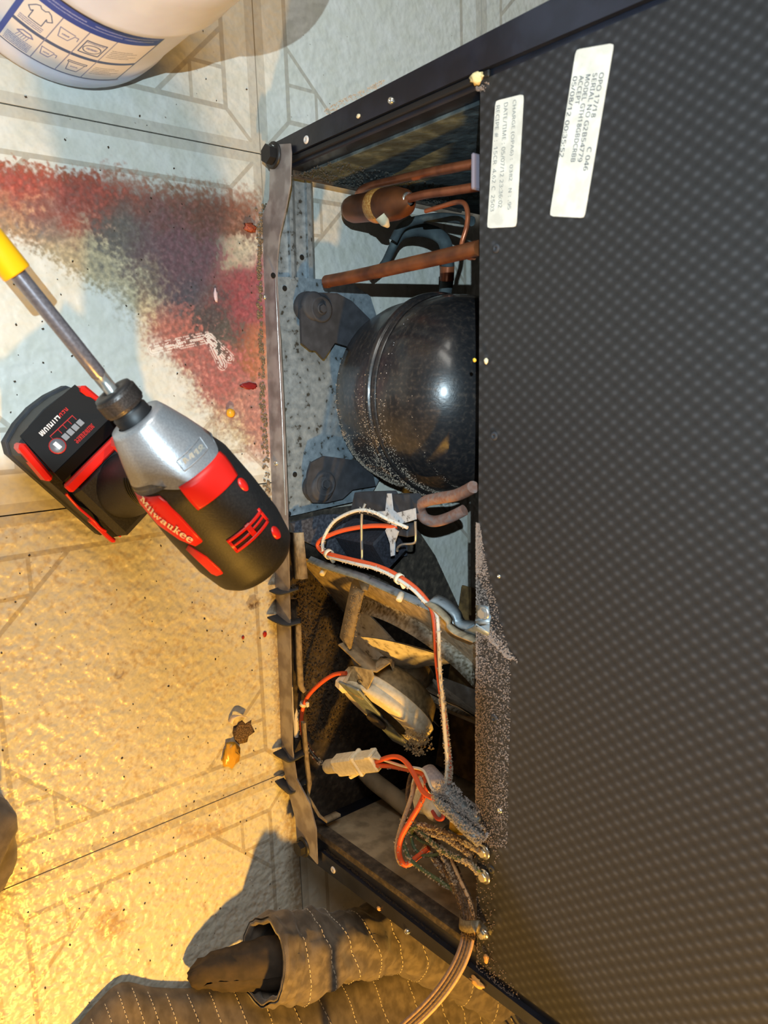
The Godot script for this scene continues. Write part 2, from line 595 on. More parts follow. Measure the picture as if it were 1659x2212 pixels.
	part("arm", tube_mesh([lp - ax * 0.02, lp - ax * 0.02 + Vector3(0.03, 0.02, 0.02), lp + Vector3(0.11, -0.04, 0.03), sh[14]], 0.003, 8), plain(c8(30, 30, 30)), lamp)

func make_materials() -> void:
	M.black_steel = mottled([[0.3, c8(22, 25, 34)], [0.7, c8(30, 33, 44)]], 0.02, 0.2, 0.34, 0.0, 0.05)
	M.black_plastic = plain(c8(24, 24, 26), 0.5)
	M.rubber = mottled([[0.2, c8(40, 42, 47)], [0.8, c8(54, 56, 62)]], 0.02, 0.08, 0.75)
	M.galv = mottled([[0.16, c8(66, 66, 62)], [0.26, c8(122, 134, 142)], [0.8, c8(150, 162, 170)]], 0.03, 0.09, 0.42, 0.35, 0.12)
	M.strap = mottled([[0.3, c8(128, 120, 118)], [0.7, c8(158, 152, 150)]], 0.012, 0.09, 0.42, 0.25, 0.08)
	M.zinc = plain(c8(190, 190, 186), 0.3, 0.75)
	M.bright = plain(c8(214, 212, 204), 0.22, 0.9)
	M.white_paint = plain(c8(208, 204, 200), 0.5)
	M.copper = mottled([[0.2, c8(132, 74, 48)], [0.7, c8(176, 104, 68)]], 0.012, 0.08, 0.34, 0.5, 0.03)
	M.dark_copper = mottled([[0.25, c8(78, 44, 28)], [0.5, c8(104, 60, 34)], [0.8, c8(128, 76, 42)]], 0.010, 0.09, 0.42, 0.35, 0.05)
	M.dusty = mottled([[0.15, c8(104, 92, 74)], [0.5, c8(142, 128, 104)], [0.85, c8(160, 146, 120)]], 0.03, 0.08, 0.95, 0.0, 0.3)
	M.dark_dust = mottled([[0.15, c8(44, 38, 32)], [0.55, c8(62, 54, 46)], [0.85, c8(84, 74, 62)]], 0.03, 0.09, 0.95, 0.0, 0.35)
	M.wall_dust = mottled([[0.2, c8(42, 52, 56)], [0.55, c8(60, 72, 76)], [0.85, c8(84, 96, 98)]], 0.018, 0.1, 0.85, 0.0, 0.3)
	M.tan_wall = mottled([[0.2, c8(120, 108, 88)], [0.6, c8(150, 136, 112)]], 0.02, 0.12, 0.8, 0.0, 0.1)
	M.shell = mottled([[0.3, c8(28, 29, 32)], [0.62, c8(40, 38, 39)], [0.82, c8(70, 62, 56)]], 0.04, 0.06, 0.34, 0.0, 0.06)
	M.shell.clearcoat_enabled = true
	M.shell.clearcoat = 0.5
	M.shell.clearcoat_roughness = 0.15
	M.lint = plain(c8(196, 182, 164), 1.0)
	M.grey_lint = plain(c8(176, 172, 172), 1.0)
	M.tan_lint = plain(c8(186, 164, 126), 1.0)
	M.cream = mottled([[0.25, c8(214, 204, 176)], [0.6, c8(234, 226, 204)]], 0.03, 0.04, 0.55)
	M.wire_orange = plain(c8(214, 86, 46), 0.5)
	M.wire_pink = mottled([[0.25, c8(128, 88, 72)], [0.6, c8(142, 112, 100)], [0.8, c8(118, 112, 112)]], 0.03, 0.05, 0.8)
	M.wire_white = plain(c8(214, 208, 196), 0.5)
	M.wire_cream = mottled([[0.3, c8(190, 150, 110)], [0.7, c8(206, 170, 128)]], 0.04, 0.03, 0.6)
	M.wire_black = plain(c8(28, 27, 27), 0.55)
	M.wire_brown = mottled([[0.3, c8(84, 66, 52)], [0.7, c8(122, 100, 80)]], 0.05, 0.03, 0.7)
	M.wire_green = mottled([[0.35, c8(48, 84, 56)], [0.7, c8(104, 104, 76)]], 0.05, 0.02, 0.7)
	M.red = plain(c8(214, 32, 24), 0.36)
	M.tool_black = mottled([[0.3, c8(26, 25, 26)], [0.7, c8(38, 37, 37)]], 0.05, 0.03, 0.55, 0.0, 0.1)
	M.paper = mottled([[0.3, c8(206, 204, 194)], [0.7, c8(224, 222, 212)]], 0.02, 0.08, 0.6)
	M.ink = plain(c8(58, 62, 72), 0.8)
	M.faded_ink = plain(c8(132, 134, 132), 0.8)

func floor_and_tiles() -> void:
	var root := Node3D.new()
	root.name = "floor"
	root.rotation.y = 0.0246
	add_child(root)
	tag(root, "", "", "", "structure")
	var amber := [[Vector2(0.376, 0.119), Vector2(0.378, 0.125), 0.026, Color(0.30, 0.23, 0.18), 0.85], [Vector2(0.496, 0.571), Vector2(0.498, 0.573), 0.02, Color(0.52, 0.46, 0.42), 0.6], [Vector2(0.42, 0.66), Vector2(0.366, 0.11), 0.022, Color(0.86, 0.85, 0.80), 0.5], [Vector2(0.93, 0.47), Vector2(0.80, 0.27), 0.05, Color(0.86, 0.85, 0.80), 0.55], [Vector2(-0.1, 0.02), Vector2(1.1, 0.02), 0.05, Color(0.46, 0.37, 0.26), 0.55]]
	var near_jacket := [[Vector2(0.232, 0.675), Vector2(0.25, 0.66), 0.055, Color(0.62, 0.50, 0.38), 0.6], [Vector2(0.05, 0.42), Vector2(0.1, 0.3), 0.03, Color(0.60, 0.48, 0.36), 0.4], [Vector2(-0.1, 0.02), Vector2(1.1, 0.02), 0.04, Color(0.46, 0.37, 0.26), 0.4]]
	var prints := [tile_print(768, 3, 0.05, true, []), tile_print(640, 21, 0.1, false, []), tile_print(640, 47, 0.55, false, amber), tile_print(640, 83, 0.5, false, near_jacket)]
	var relief := noise_tex(0.09, [], 256, 3, 5)
	relief.as_normal_map = true
	relief.bump_strength = 5.0
	var mats := []
	for t in prints:
		var m := plain(Color.WHITE, 0.36)
		m.albedo_texture = t
		m.normal_enabled = true
		m.normal_texture = relief
		m.normal_scale = 0.16 if mats.size() < 2 else 0.3
		mats.append(m)
	var b := Mb.new()
	b.box(Vector3(0.3, -0.0275, 0.2), Basis.IDENTITY, Vector3(3.6, 0.05, 2.6))
	part("underlay", b.done(), plain(c8(40, 32, 24), 0.9), root)
	var meshes := {}
	for i in range(-4, 6):
		for j in range(-3, 3):
			var x := 0.006 + 0.305 * i
			var z := 0.0035 + 0.305 * j
			var o := MeshInstance3D.new()
			o.name = "tile"
			if not meshes.has(0):
				var tb := Mb.new()
				var s := 0.305 - 0.0011
				tb.plate([Vector3(0, 0, 0), Vector3(s, 0, 0), Vector3(s, 0, s), Vector3(0, 0, s)], 0.0025, Vector3.UP, func(p: Vector3) -> Vector2: return Vector2(p.x / s, p.z / s))
				meshes[0] = tb.done()
			o.mesh = meshes[0]
			o.position = Vector3(x, 0, z)
			o.material_override = mats[0] if i == 0 and j == 0 else mats[2] if i == 1 and j == 0 else mats[3] if i >= 1 and j >= 0 else mats[1]
			root.add_child(o, true)

# ---------------------------------------------------------------- the refrigerator's back
func refrigerator() -> void:
	var r := thing("refrigerator", "black refrigerator standing with its dusty back and open machine compartment to the camera", "refrigerator", Vector3(0.346, 0, -0.3))
	# side walls of the cabinet, each ending at the back in a black flange
	var fl: Array = [Vector3(0.0001, 0.0143, 0), Vector3(0.0161, 0.048, 0), Vector3(0.0162, 0.2581, 0), Vector3(0.0182, 0.4072, 0), Vector3(0.0175, 0.4628, 0), Vector3(-.0077, 0.4612, 0), Vector3(-.0055, 0.3252, 0)]
	part("flange", plate_mesh(fl, 0.012, Vector3.BACK), M.black_steel, r)
	var fr: Array = [Vector3(0.6943, 0.029, 0), Vector3(0.6764, 0.0623, 0), Vector3(0.6805, 0.2677, 0), Vector3(0.6841, 0.5039, 0), Vector3(0.6899, 0.5043, 0), Vector3(0.6908, 0.3211, 0), Vector3(0.6942, 0.0536, 0)]
	part("flange", plate_mesh(fr, 0.012, Vector3.BACK), M.black_steel, r)
	part("side_wall", box_mesh(Vector3(0.013, 0.42, -0.305), Vector3(0.024, 0.8, 0.6), 0.001), M.black_steel, r)
	part("side_wall", box_mesh(Vector3(0.679, 0.42, -0.305), Vector3(0.022, 0.8, 0.6), 0.001), M.black_steel, r)
	part("wall_lining", box_mesh(Vector3(0.0265, 0.155, -0.17), Vector3(0.003, 0.25, 0.3), 0.0005), M.wall_dust, r)
	part("wall_lining", box_mesh(Vector3(0.6665, 0.16, -0.18), Vector3(0.003, 0.24, 0.32), 0.0005), M.tan_wall, r)
	part("wall_lip", box_mesh(Vector3(0.019, 0.15, -0.006), Vector3(0.005, 0.25, 0.008), 0.0008), M.black_plastic, r)
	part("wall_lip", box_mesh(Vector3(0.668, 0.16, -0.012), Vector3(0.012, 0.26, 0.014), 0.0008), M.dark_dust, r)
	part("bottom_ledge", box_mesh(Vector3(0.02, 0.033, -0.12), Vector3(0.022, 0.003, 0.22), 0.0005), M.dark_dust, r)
	# closed upper cabinet and the deep end of the compartment
	part("cabinet_bottom", box_mesh(Vector3(0.346, 0.3, -0.35), Vector3(0.645, 0.02, 0.5), 0.001), M.black_plastic, r)
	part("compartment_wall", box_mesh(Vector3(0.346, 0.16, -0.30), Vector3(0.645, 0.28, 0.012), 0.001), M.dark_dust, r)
	# embossed back panel
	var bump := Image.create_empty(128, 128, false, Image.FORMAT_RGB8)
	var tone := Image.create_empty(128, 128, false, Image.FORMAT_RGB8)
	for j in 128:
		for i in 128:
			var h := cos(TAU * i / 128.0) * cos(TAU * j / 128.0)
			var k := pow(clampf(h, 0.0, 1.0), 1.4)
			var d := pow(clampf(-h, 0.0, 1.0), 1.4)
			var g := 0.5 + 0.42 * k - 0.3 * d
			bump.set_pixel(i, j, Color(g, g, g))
			var t := 0.14 + 0.085 * k - 0.03 * d  # worn tops lighter, hollows darker; relief's shine and shade painted in
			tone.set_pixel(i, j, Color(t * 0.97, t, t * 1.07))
	bump.bump_map_to_normal_map(5.0)
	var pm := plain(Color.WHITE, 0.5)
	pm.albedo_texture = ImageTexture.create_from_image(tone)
	pm.normal_enabled = true
	pm.normal_texture = ImageTexture.create_from_image(bump)
	pm.normal_scale = 0.8
	var b := Mb.new()
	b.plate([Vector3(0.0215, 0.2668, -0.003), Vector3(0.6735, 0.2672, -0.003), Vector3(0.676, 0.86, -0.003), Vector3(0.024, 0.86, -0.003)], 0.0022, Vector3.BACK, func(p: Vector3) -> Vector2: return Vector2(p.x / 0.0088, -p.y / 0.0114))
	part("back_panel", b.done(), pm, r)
	# bottom strap that joins the two sides
	var st: Array = [Vector3(0.0044, 0.0188, 0.004), Vector3(0.005, 0.031, 0.004), Vector3(0.0089, 0.0501, 0.004), Vector3(0.0168, 0.0511, 0.004), Vector3(0.0431, 0.0481, 0.004), Vector3(0.0603, 0.0404, 0.004), Vector3(0.083, 0.0284, 0.004), Vector3(0.1025, 0.0233, 0.004), Vector3(0.1188, 0.0214, 0.004), Vector3(0.169, 0.023, 0.004), Vector3(0.2461, 0.0253, 0.004), Vector3(0.3344, 0.0263, 0.004), Vector3(0.3707, 0.0258, 0.004), Vector3(0.4737, 0.0239, 0.004), Vector3(0.5818, 0.021, 0.004), Vector3(0.6106, 0.0269, 0.004), Vector3(0.6281, 0.0488, 0.004), Vector3(0.6509, 0.0588, 0.004), Vector3(0.689, 0.0594, 0.004), Vector3(0.684, 0.0395, 0.004), Vector3(0.686, 0.0244, 0.004), Vector3(0.657, 0.0226, 0.004), Vector3(0.6268, 0.009, 0.004), Vector3(0.5992, 0.0011, 0.004), Vector3(0.5286, 0.0011, 0.004), Vector3(0.4552, 0.0006, 0.004), Vector3(0.3837, 0.0001, 0.004), Vector3(0.2913, -.0005, 0.004), Vector3(0.2285, -.0013, 0.004), Vector3(0.1585, -.0031, 0.004), Vector3(0.1193, -.0086, 0.004), Vector3(0.1013, -.0157, 0.004), Vector3(0.0843, -.0153, 0.004), Vector3(0.0686, -.0082, 0.004), Vector3(0.0568, 0.0041, 0.004), Vector3(0.048, 0.0135, 0.004)]
	part("bottom_strap", plate_mesh(st, 0.0014, Vector3.BACK), M.strap, r)
	var lip := Mb.new()
	lip.ribbon([Vector3(0.1182, 0.0183, 0.002), Vector3(0.1687, 0.0199, 0.002), Vector3(0.2461, 0.0222, 0.002), Vector3(0.3404, 0.023, 0.002)], Vector3(0, 0.3, 1), 0.005, 0.0014)
	part("strap_lip", lip.done(), M.zinc, r)
	part("hex_bolt", hex_bolt(Vector3(0.0131, 0.0252, 0.0045), Vector3.BACK, 0.0085, 0.009), M.black_plastic, r)
	part("hex_bolt", hex_bolt(Vector3(0.6803, 0.0371, 0.0045), Vector3.BACK, 0.0075, 0.008), M.black_plastic, r)
	for q in [[Vector3(0.1339, -.0005, 0.004), 0.0026], [Vector3(0.2911, 0.0103, 0.004), 0.0026]]:
		part("rivet", screw(q[0], Vector3.BACK, q[1], 0.002), M.bright, r)
	# galvanised base plate under the compressor and the ribbed channel beside it
	var bp: Array = [Vector3(0.1177, 0.02, 0.0035), Vector3(0.1161, 0.02, -.0191), Vector3(0.1154, 0.02, -.0515), Vector3(0.116, 0.02, -.0858), Vector3(0.1269, 0.02, -.1097), Vector3(0.201, 0.02, -.14), Vector3(0.2991, 0.02, -.1318), Vector3(0.3327, 0.02, -.1052), Vector3(0.3366, 0.02, -.0802), Vector3(0.3392, 0.02, -.0444), Vector3(0.3418, 0.02, -.0162), Vector3(0.3428, 0.02, -.0004), Vector3(0.2462, 0.02, 0.0006), Vector3(0.1772, 0.02, 0.0019)]
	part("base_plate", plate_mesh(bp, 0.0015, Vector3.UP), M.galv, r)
	var ch := Mb.new()
	var prof := [[598, 560, 0.017], [622, 520, 0.017], [628, 515, 0.021], [636, 515, 0.021], [641, 512, 0.016], [662, 505, 0.016], [667, 503, 0.0205], [676, 502, 0.0205], [680, 500, 0.014]]
	var za := [Vector3(0.0646, 0.017, 0.0024), Vector3(0.0625, 0.017, -.0128), Vector3(0.0632, 0.021, -.0132), Vector3(0.0627, 0.021, -.0168), Vector3(0.061, 0.016, -.0229), Vector3(0.0595, 0.016, -.034), Vector3(0.0604, 0.0205, -.0335), Vector3(0.0597, 0.0205, -.0383), Vector3(0.0576, 0.014, -.0451)]
	for i in za.size() - 1:
		var p: Vector3 = za[i]
		var q: Vector3 = za[i + 1]
		ch.quad(Vector3(0.026, p.y, p.z), Vector3(0.119, p.y, p.z), Vector3(0.119, q.y, q.z), Vector3(0.026, q.y, q.z), Vector3.UP)
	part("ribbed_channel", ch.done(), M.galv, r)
	for q in [Vector3(0.0965, 0.0162, -.0288), Vector3(0.1274, 0.0203, -.0055), Vector3(0.1168, 0.0203, 0.0067), Vector3(0.3024, 0.0203, -.0103), Vector3(0.3402, 0.0203, -.0019)]:
		part("punched_hole", disc(q, Vector3.UP, 0.0026, 0.0003, 0.0001, 12), plain(c8(10, 10, 10), 1.0), r)
	# dirty tray and plastic rail of the condenser side
	var tray := Mb.new()
	tray.plate([Vector3(0.3452, 0.012, -.0061), Vector3(0.3416, 0.012, -.0502), Vector3(0.3419, 0.012, -.1516), Vector3(0.4131, 0.012, -.2085), Vector3(0.4953, 0.012, -.2556), Vector3(0.5966, 0.012, -.2558), Vector3(0.7515, 0.012, -.2393), Vector3(0.7325, 0.012, -.0762), Vector3(0.7136, 0.012, -.0322), Vector3(0.6189, 0.012, -.0057), Vector3(0.4791, 0.012, -.0065)], 0.0015, Vector3.UP)
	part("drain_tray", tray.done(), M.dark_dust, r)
	var rail := Mb.new()
	rail.ribbon([Vector3(0.3576, 0.029, -.004), Vector3(0.396, 0.0333, -.004), Vector3(0.4027, 0.0345, -.004)], Vector3(0, 1, 0.2), 0.022, 0.006)
	part("plastic_rail", rail.done(), M.dusty, r)
	rail = Mb.new()
	rail.ribbon([Vector3(0.4483, 0.0271, -.003), Vector3(0.484, 0.0276, -.003), Vector3(0.5126, 0.0285, -.003), Vector3(0.519, 0.0295, -.006)], Vector3(0, 1, 0.2), 0.010, 0.004)
	part("plastic_rail", rail.done(), M.dusty, r)
	rail = Mb.new()
	rail.ribbon([Vector3(0.5513, 0.0307, -.004), Vector3(0.5895, 0.0344, -.004), Vector3(0.613, 0.0381, -.004), Vector3(0.6297, 0.034, -.004), Vector3(0.6442, 0.0515, -.006), Vector3(0.6512, 0.0524, -.012), Vector3(0.6521, 0.0503, -.03)], Vector3(0, 1, 0.3), 0.008, 0.003)
	part("plastic_rail", rail.done(), M.dusty, r)
	for q in [[Vector3(0.4168, 0.0043, 0.008), Vector3(0.4179, 0.0129, 0.006), Vector3(0.4163, 0.0201, 0.002), Vector3(0.4127, 0.0271, -.006)], [Vector3(0.4444, 0.0022, 0.01), Vector3(0.4469, 0.0125, 0.008), Vector3(0.4488, 0.0213, 0.003), Vector3(0.4461, 0.0293, -.006)], [Vector3(0.5872, 0.0033, 0.01), Vector3(0.5897, 0.0121, 0.008), Vector3(0.5931, 0.0165, 0.002), Vector3(0.5827, 0.0303, -.006)], [Vector3(0.6185, 0.0039, 0.01), Vector3(0.6232, 0.0118, 0.008), Vector3(0.6277, 0.0162, 0.002), Vector3(0.6138, 0.0303, -.006)]]:
		var cl := Mb.new()
		cl.ribbon(curve(q, 4), Vector3(0.2, 1.0, 0.9), 0.013, 0.0016)
		part("clip", cl.done(), M.rubber, r)
	for q in [[635, 1495, 22], [637, 1535, 34], [640, 1575, 20]]: pass
	part("foam_strip", tube_mesh([Vector3(0.5211, 0.0073, -.008), Vector3(0.5452, 0.0079, -.009), Vector3(0.5594, 0.0105, -.009), Vector3(0.5751, 0.0111, -.008)], [0.003, 0.0042, 0.0036, 0.0024], 10, 1), M.white_paint, r)
	# screws and rivets on the panel and flanges
	for q in [Vector3(0.1315, 0.282, -.003), Vector3(0.2574, 0.2816, -.003), Vector3(0.4648, 0.2837, -.003), Vector3(0.5867, 0.2821, -.003)]:
		part("plug", screw(q, Vector3.BACK, 0.0031, 0.0012), M.rubber, r)
	for q in [[Vector3(0.01, 0.0696, 0), 0.0034], [Vector3(0.686, 0.0811, 0), 0.0034]]:
		part("flange_screw", screw(q[0], Vector3.BACK, q[1], 0.0014), M.white_paint, r)
	for q in [Vector3(0.0103, 0.1806, 0), Vector3(0.6909, 0.1886, 0)]:
		part("rivet", screw(q, Vector3.BACK, 0.0026, 0.0022), M.bright, r)
	for q in [Vector3(0.5758, 0.2745, -.003), Vector3(0.596, 0.2751, -.003), Vector3(0.6449, 0.2745, -.003)]:
		part("ground_screw", hex_bolt(q, Vector3.BACK, 0.0034, 0.004), M.bright, r)
	part("small_screw", screw(Vector3(0.3569, 0.287, -.003), Vector3.BACK, 0.0014, 0.001), M.bright, r)
	part("small_screw", screw(Vector3(0.5352, 0.2898, -.003), Vector3.BACK, 0.0022, 0.0012), M.bright, r)
	# tab that holds the fan shroud to the panel
	var tab := Mb.new()
	tab.ribbon(curve([Vector3(0.3804, 0.274, 0), Vector3(0.3878, 0.2749, 0), Vector3(0.3919, 0.2772, 0.003), Vector3(0.399, 0.2741, 0.001), Vector3(0.4193, 0.2312, -.03)], 5), Vector3(0.1, 1, 0), 0.012, 0.0013)
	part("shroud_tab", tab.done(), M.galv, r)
	part("tab_bolt", hex_bolt(Vector3(0.3853, 0.2771, 0.0015), Vector3.BACK, 0.0036, 0.0036), M.zinc, r)

# ---------------------------------------------------------------- compressor
const CO := Vector3(0.229, 0, -0.130)

func compressor() -> void:
	var c := thing("compressor", "round black dusty compressor with a welded seam, on the base plate under the panel", "compressor", CO + Vector3(0, 0.02, 0))
	part("lower_shell", lathe_mesh([Vector2(0.0, 0.028), Vector2(0.05, 0.028), Vector2(0.074, 0.033), Vector2(0.087, 0.046), Vector2(0.0925, 0.066), Vector2(0.0945, 0.09), Vector2(0.0945, 0.101)], 72, CO), M.shell, c)
	part("weld_seam", lathe_mesh([Vector2(0.0925, 0.099), Vector2(0.0965, 0.0995), Vector2(0.0985, 0.102), Vector2(0.0985, 0.105), Vector2(0.0965, 0.1075), Vector2(0.0945, 0.108), Vector2(0.0965, 0.110), Vector2(0.0965, 0.112), Vector2(0.0945, 0.114)], 72, CO), M.shell, c)
	part("dome", lathe_mesh([Vector2(0.0940, 0.112), Vector2(0.0945, 0.122), Vector2(0.0925, 0.140), Vector2(0.0865, 0.158), Vector2(0.0765, 0.174), Vector2(0.061, 0.187), Vector2(0.042, 0.1955), Vector2(0.02, 0.2), Vector2(0.0, 0.201)], 72, CO), M.shell, c)
	var foot = M.rubber
	part("foot_bracket", plate_mesh([Vector3(0.1474, 0.036, -.0123), Vector3(0.1351, 0.036, -.02), Vector3(0.1307, 0.036, -.034), Vector3(0.1296, 0.036, -.0548), Vector3(0.1357, 0.036, -.0727), Vector3(0.1521, 0.036, -.0959), Vector3(0.184, 0.036, -.0892), Vector3(0.1763, 0.036, -.0512), Vector3(0.1924, 0.036, -.0374), Vector3(0.1848, 0.036, -.029), Vector3(0.1846, 0.036, -.0225), Vector3(0.1781, 0.036, -.0122)], 0.003, Vector3.UP), foot, c)
	part("foot_bracket", plate_mesh([Vector3(0.3109, 0.036, -.0128), Vector3(0.2995, 0.036, -.0153), Vector3(0.2908, 0.036, -.0189), Vector3(0.285, 0.036, -.0345), Vector3(0.2887, 0.036, -.0571), Vector3(0.2956, 0.036, -.0928), Vector3(0.3201, 0.036, -.0997), Vector3(0.3213, 0.036, -.0691), Vector3(0.3294, 0.036, -.056), Vector3(0.3312, 0.036, -.0364), Vector3(0.3295, 0.036, -.0197), Vector3(0.3208, 0.036, -.0135)], 0.003, Vector3.UP), foot, c)
	for q in [Vector3(0.1436, 0.02, -.0277), Vector3(0.3165, 0.02, -.0315)]:
		part("rubber_grommet", lathe_mesh([Vector2(0.0, 0), Vector2(0.013, 0), Vector2(0.0145, 0.003), Vector2(0.0145, 0.008), Vector2(0.012, 0.010), Vector2(0.0135, 0.0125), Vector2(0.0135, 0.0165), Vector2(0.011, 0.018), Vector2(0, 0.018)], 28, q), M.rubber, c)
	for q in [Vector3(0.1459, 0.0355, -.0349), Vector3(0.3127, 0.0355, -.034)]:
		part("retaining_clip", lathe_mesh([Vector2(0.0125, 0), Vector2(0.0125, 0.0022), Vector2(0.0105, 0.0032), Vector2(0.009, 0.0022), Vector2(0, 0.0022)], 24, q), M.rubber, c)
		part("mount_pin", hex_bolt(q + Vector3(0, 0.0025, 0), Vector3.UP, 0.004, 0.003), M.rubber, c)
	part("process_tube", tube_mesh([Vector3(0.2988, 0.2386, -.028), Vector3(0.3029, 0.228, -.032), Vector3(0.3083, 0.2125, -.036), Vector3(0.313, 0.19, -.04), Vector3(0.3172, 0.1723, -.042), Vector3(0.3223, 0.1627, -.044), Vector3(0.3277, 0.1599, -.046), Vector3(0.3345, 0.1615, -.05), Vector3(0.3364, 0.1701, -.054), Vector3(0.3322, 0.183, -.058), Vector3(0.3247, 0.1972, -.062)], 0.0050, 12), M.wire_pink, c)
	# dust on the shell
	var s := []
	for i in 9000:
		var a := rng.randf_range(-0.6, 1.9)
		if rng.randf() > smoothstep(-0.5, 1.3, a): continue
		var t := rng.randf()
		var rr := 0.0945
		var y := lerpf(0.045, 0.155, pow(t, 1.3))
		if y < 0.09: rr = lerpf(0.087, 0.0945, (y - 0.045) / 0.045)
		elif y > 0.122: rr = lerpf(0.0945, 0.0872, (y - 0.122) / 0.033)
		elif y > 0.099 and y < 0.113: rr = 0.0985
		var d := Vector3(sin(a), 0.15, cos(a))
		s.append(spot(CO + Vector3(sin(a) * rr, y, cos(a) * rr), d, rng.randf_range(0.0006, 0.0019)))
	for i in 3500:
		var a := rng.randf_range(0.2, 1.9)
		var y := rng.randf_range(0.042, 0.098)
		if rng.randf() > smoothstep(0.1, 1.3, a): continue
		var rr := lerpf(0.0855, 0.0925, (y - 0.042) / 0.024) if y < 0.066 else lerpf(0.0925, 0.0945, (y - 0.066) / 0.032)
		s.append(spot(CO + Vector3(sin(a) * rr, y, cos(a) * rr), Vector3(sin(a), 0.1, cos(a)), rng.randf_range(0.0006, 0.0018)))
	scatter("dust", lint_mesh(), s, M.lint, c)
	var g := []
	for i in 420:
		var a := rng.randf_range(-0.9, 0.9)
		var e := rng.randf_range(0.1, 1.2)
		var d := Vector3(sin(a) * cos(e), sin(e), cos(a) * cos(e))
		g.append(spot(CO + Vector3(0, 0.115, 0) + Vector3(d.x * 0.0945, d.y * 0.085, d.z * 0.0945), d, rng.randf_range(0.0006, 0.0022)))
	scatter("flakes", grain_mesh(), g, M.grey_lint, c)

# ---------------------------------------------------------------- copper lines
func pipes() -> void:
	var d := thing("filter_drier", "brown copper filter drier with a yellow ring, hanging left of the compressor", "filter drier", Vector3(0.058, 0.0797, -.07))
	var a := Vector3(0.0528, 0.0462, -.068)
	var b := Vector3(0.0665, 0.1356, -.052)
	var ax := (b - a).normalized()
	var l := a.distance_to(b)
	var bs := along(ax)
	part("capsule", lathe_mesh([Vector2(0, -0.008), Vector2(0.006, -0.0075), Vector2(0.0112, -0.003), Vector2(0.0125, 0.003), Vector2(0.0128, l * 0.45), Vector2(0.0128, l * 0.5), Vector2(0.0142, l * 0.54), Vector2(0.0142, l * 0.7), Vector2(0.0138, l * 0.86), Vector2(0.011, l * 1.02), Vector2(0.006, l * 1.1), Vector2(0.0035, l * 1.13)], 32, a, bs), M.dark_copper, d)
	part("yellow_ring", lathe_mesh([Vector2(0.0128, l * 0.46), Vector2(0.0146, l * 0.49), Vector2(0.0150, l * 0.56), Vector2(0.0146, l * 0.63), Vector2(0.0138, l * 0.66)], 32, a, bs), mottled([[0.3, c8(168, 104, 42)], [0.7, c8(206, 164, 96)]], 0.04, 0.03, 0.4), d)
	part("tape_end", tube_mesh([Vector3(0.074, 0.1134, -.045), Vector3(0.0784, 0.1147, -.048), Vector3(0.0808, 0.1115, -.055)], [0.006, 0.005, 0.002], 7, 1), plain(c8(212, 200, 168), 0.6), d)
	part("solder_joint", disc(Vector3(0.0651, 0.1419, -.05), ax, 0.0055, 0.003), M.bright, d)
	part("outlet_pipe", tube_mesh([Vector3(0.065, 0.1414, -.05), Vector3(0.0678, 0.1701, -.045), Vector3(0.0738, 0.2081, -.038), Vector3(0.0784, 0.2402, -.032)], [0.0035, 0.0035, 0.0035, 0.0035], 12), M.copper, d)
	var p1 := thing("copper_pipe", "thin copper pipe rising past the drier to the panel, topmost in the photo", "pipe", Vector3(0.0379, 0.0567, -.07))
	part("tube", tube_mesh([Vector3(0.0392, 0.0323, -.085), Vector3(0.0344, 0.043, -.08), Vector3(0.0346, 0.0643, -.075), Vector3(0.0408, 0.1133, -.066), Vector3(0.0481, 0.1697, -.056), Vector3(0.0571, 0.2283, -.045)], 0.0038, 12), M.copper, p1)
	var p2 := thing("copper_pipe", "thick brown copper stub pipe with a pinched end, slanting from panel to base plate", "pipe", Vector3(0.122, 0.0482, -.035))
	part("tube", tube_mesh([Vector3(0.122, 0.0481, -.034), Vector3(0.123, 0.0747, -.032), Vector3(0.1239, 0.1176, -.029), Vector3(0.1242, 0.1624, -.026), Vector3(0.1248, 0.209, -.022), Vector3(0.1251, 0.2533, -.018)], 0.0057, 16), M.dark_copper, p2)
	part("pinched_end", box_mesh(Vector3(0.1226, 0.0488, -.034), Vector3(0.007, 0.0095, 0.011), 0.002, along(Vector3(0.123, 0.0747, -.032) - Vector3(0.122, 0.0481, -.034))), M.dark_copper, p2)
	var p3 := thing("capillary_tube", "hair-thin copper capillary tube bent in a loop above the slanting pipe", "pipe", Vector3(0.1013, 0.2274, -.03))
	part("tube", tube_mesh([Vector3(0.079, 0.1648, -.05), Vector3(0.0805, 0.186, -.045), Vector3(0.0821, 0.2086, -.04), Vector3(0.0861, 0.2212, -.036), Vector3(0.0943, 0.2274, -.033), Vector3(0.1049, 0.2293, -.03), Vector3(0.1163, 0.2265, -.028), Vector3(0.1236, 0.2293, -.026), Vector3(0.1285, 0.2369, -.024), Vector3(0.1298, 0.2442, -.022)], 0.0019, 10), M.copper, p3)
	var p4 := thing("suction_line", "grey insulated suction line curving down behind the compressor dome", "pipe", Vector3(0.0917, 0.0732, -.17))
	part("tube", tube_mesh([Vector3(0.1109, 0.0321, -.1), Vector3(0.0979, 0.042, -.11), Vector3(0.0758, 0.0492, -.12), Vector3(0.0682, 0.0602, -.125), Vector3(0.0687, 0.0761, -.135), Vector3(0.0769, 0.0884, -.145), Vector3(0.0918, 0.0904, -.15), Vector3(0.1127, 0.0854, -.155), Vector3(0.1301, 0.0814, -.155)], [0.004, 0.004, 0.0045, 0.006, 0.0065, 0.0065, 0.0065, 0.0065, 0.0065], 14), M.wall_dust, p4)
	part("copper_end", tube_mesh([Vector3(0.1025, 0.0893, -.151), Vector3(0.1156, 0.0862, -.1535)], 0.0072, 14, 1), M.copper, p4)
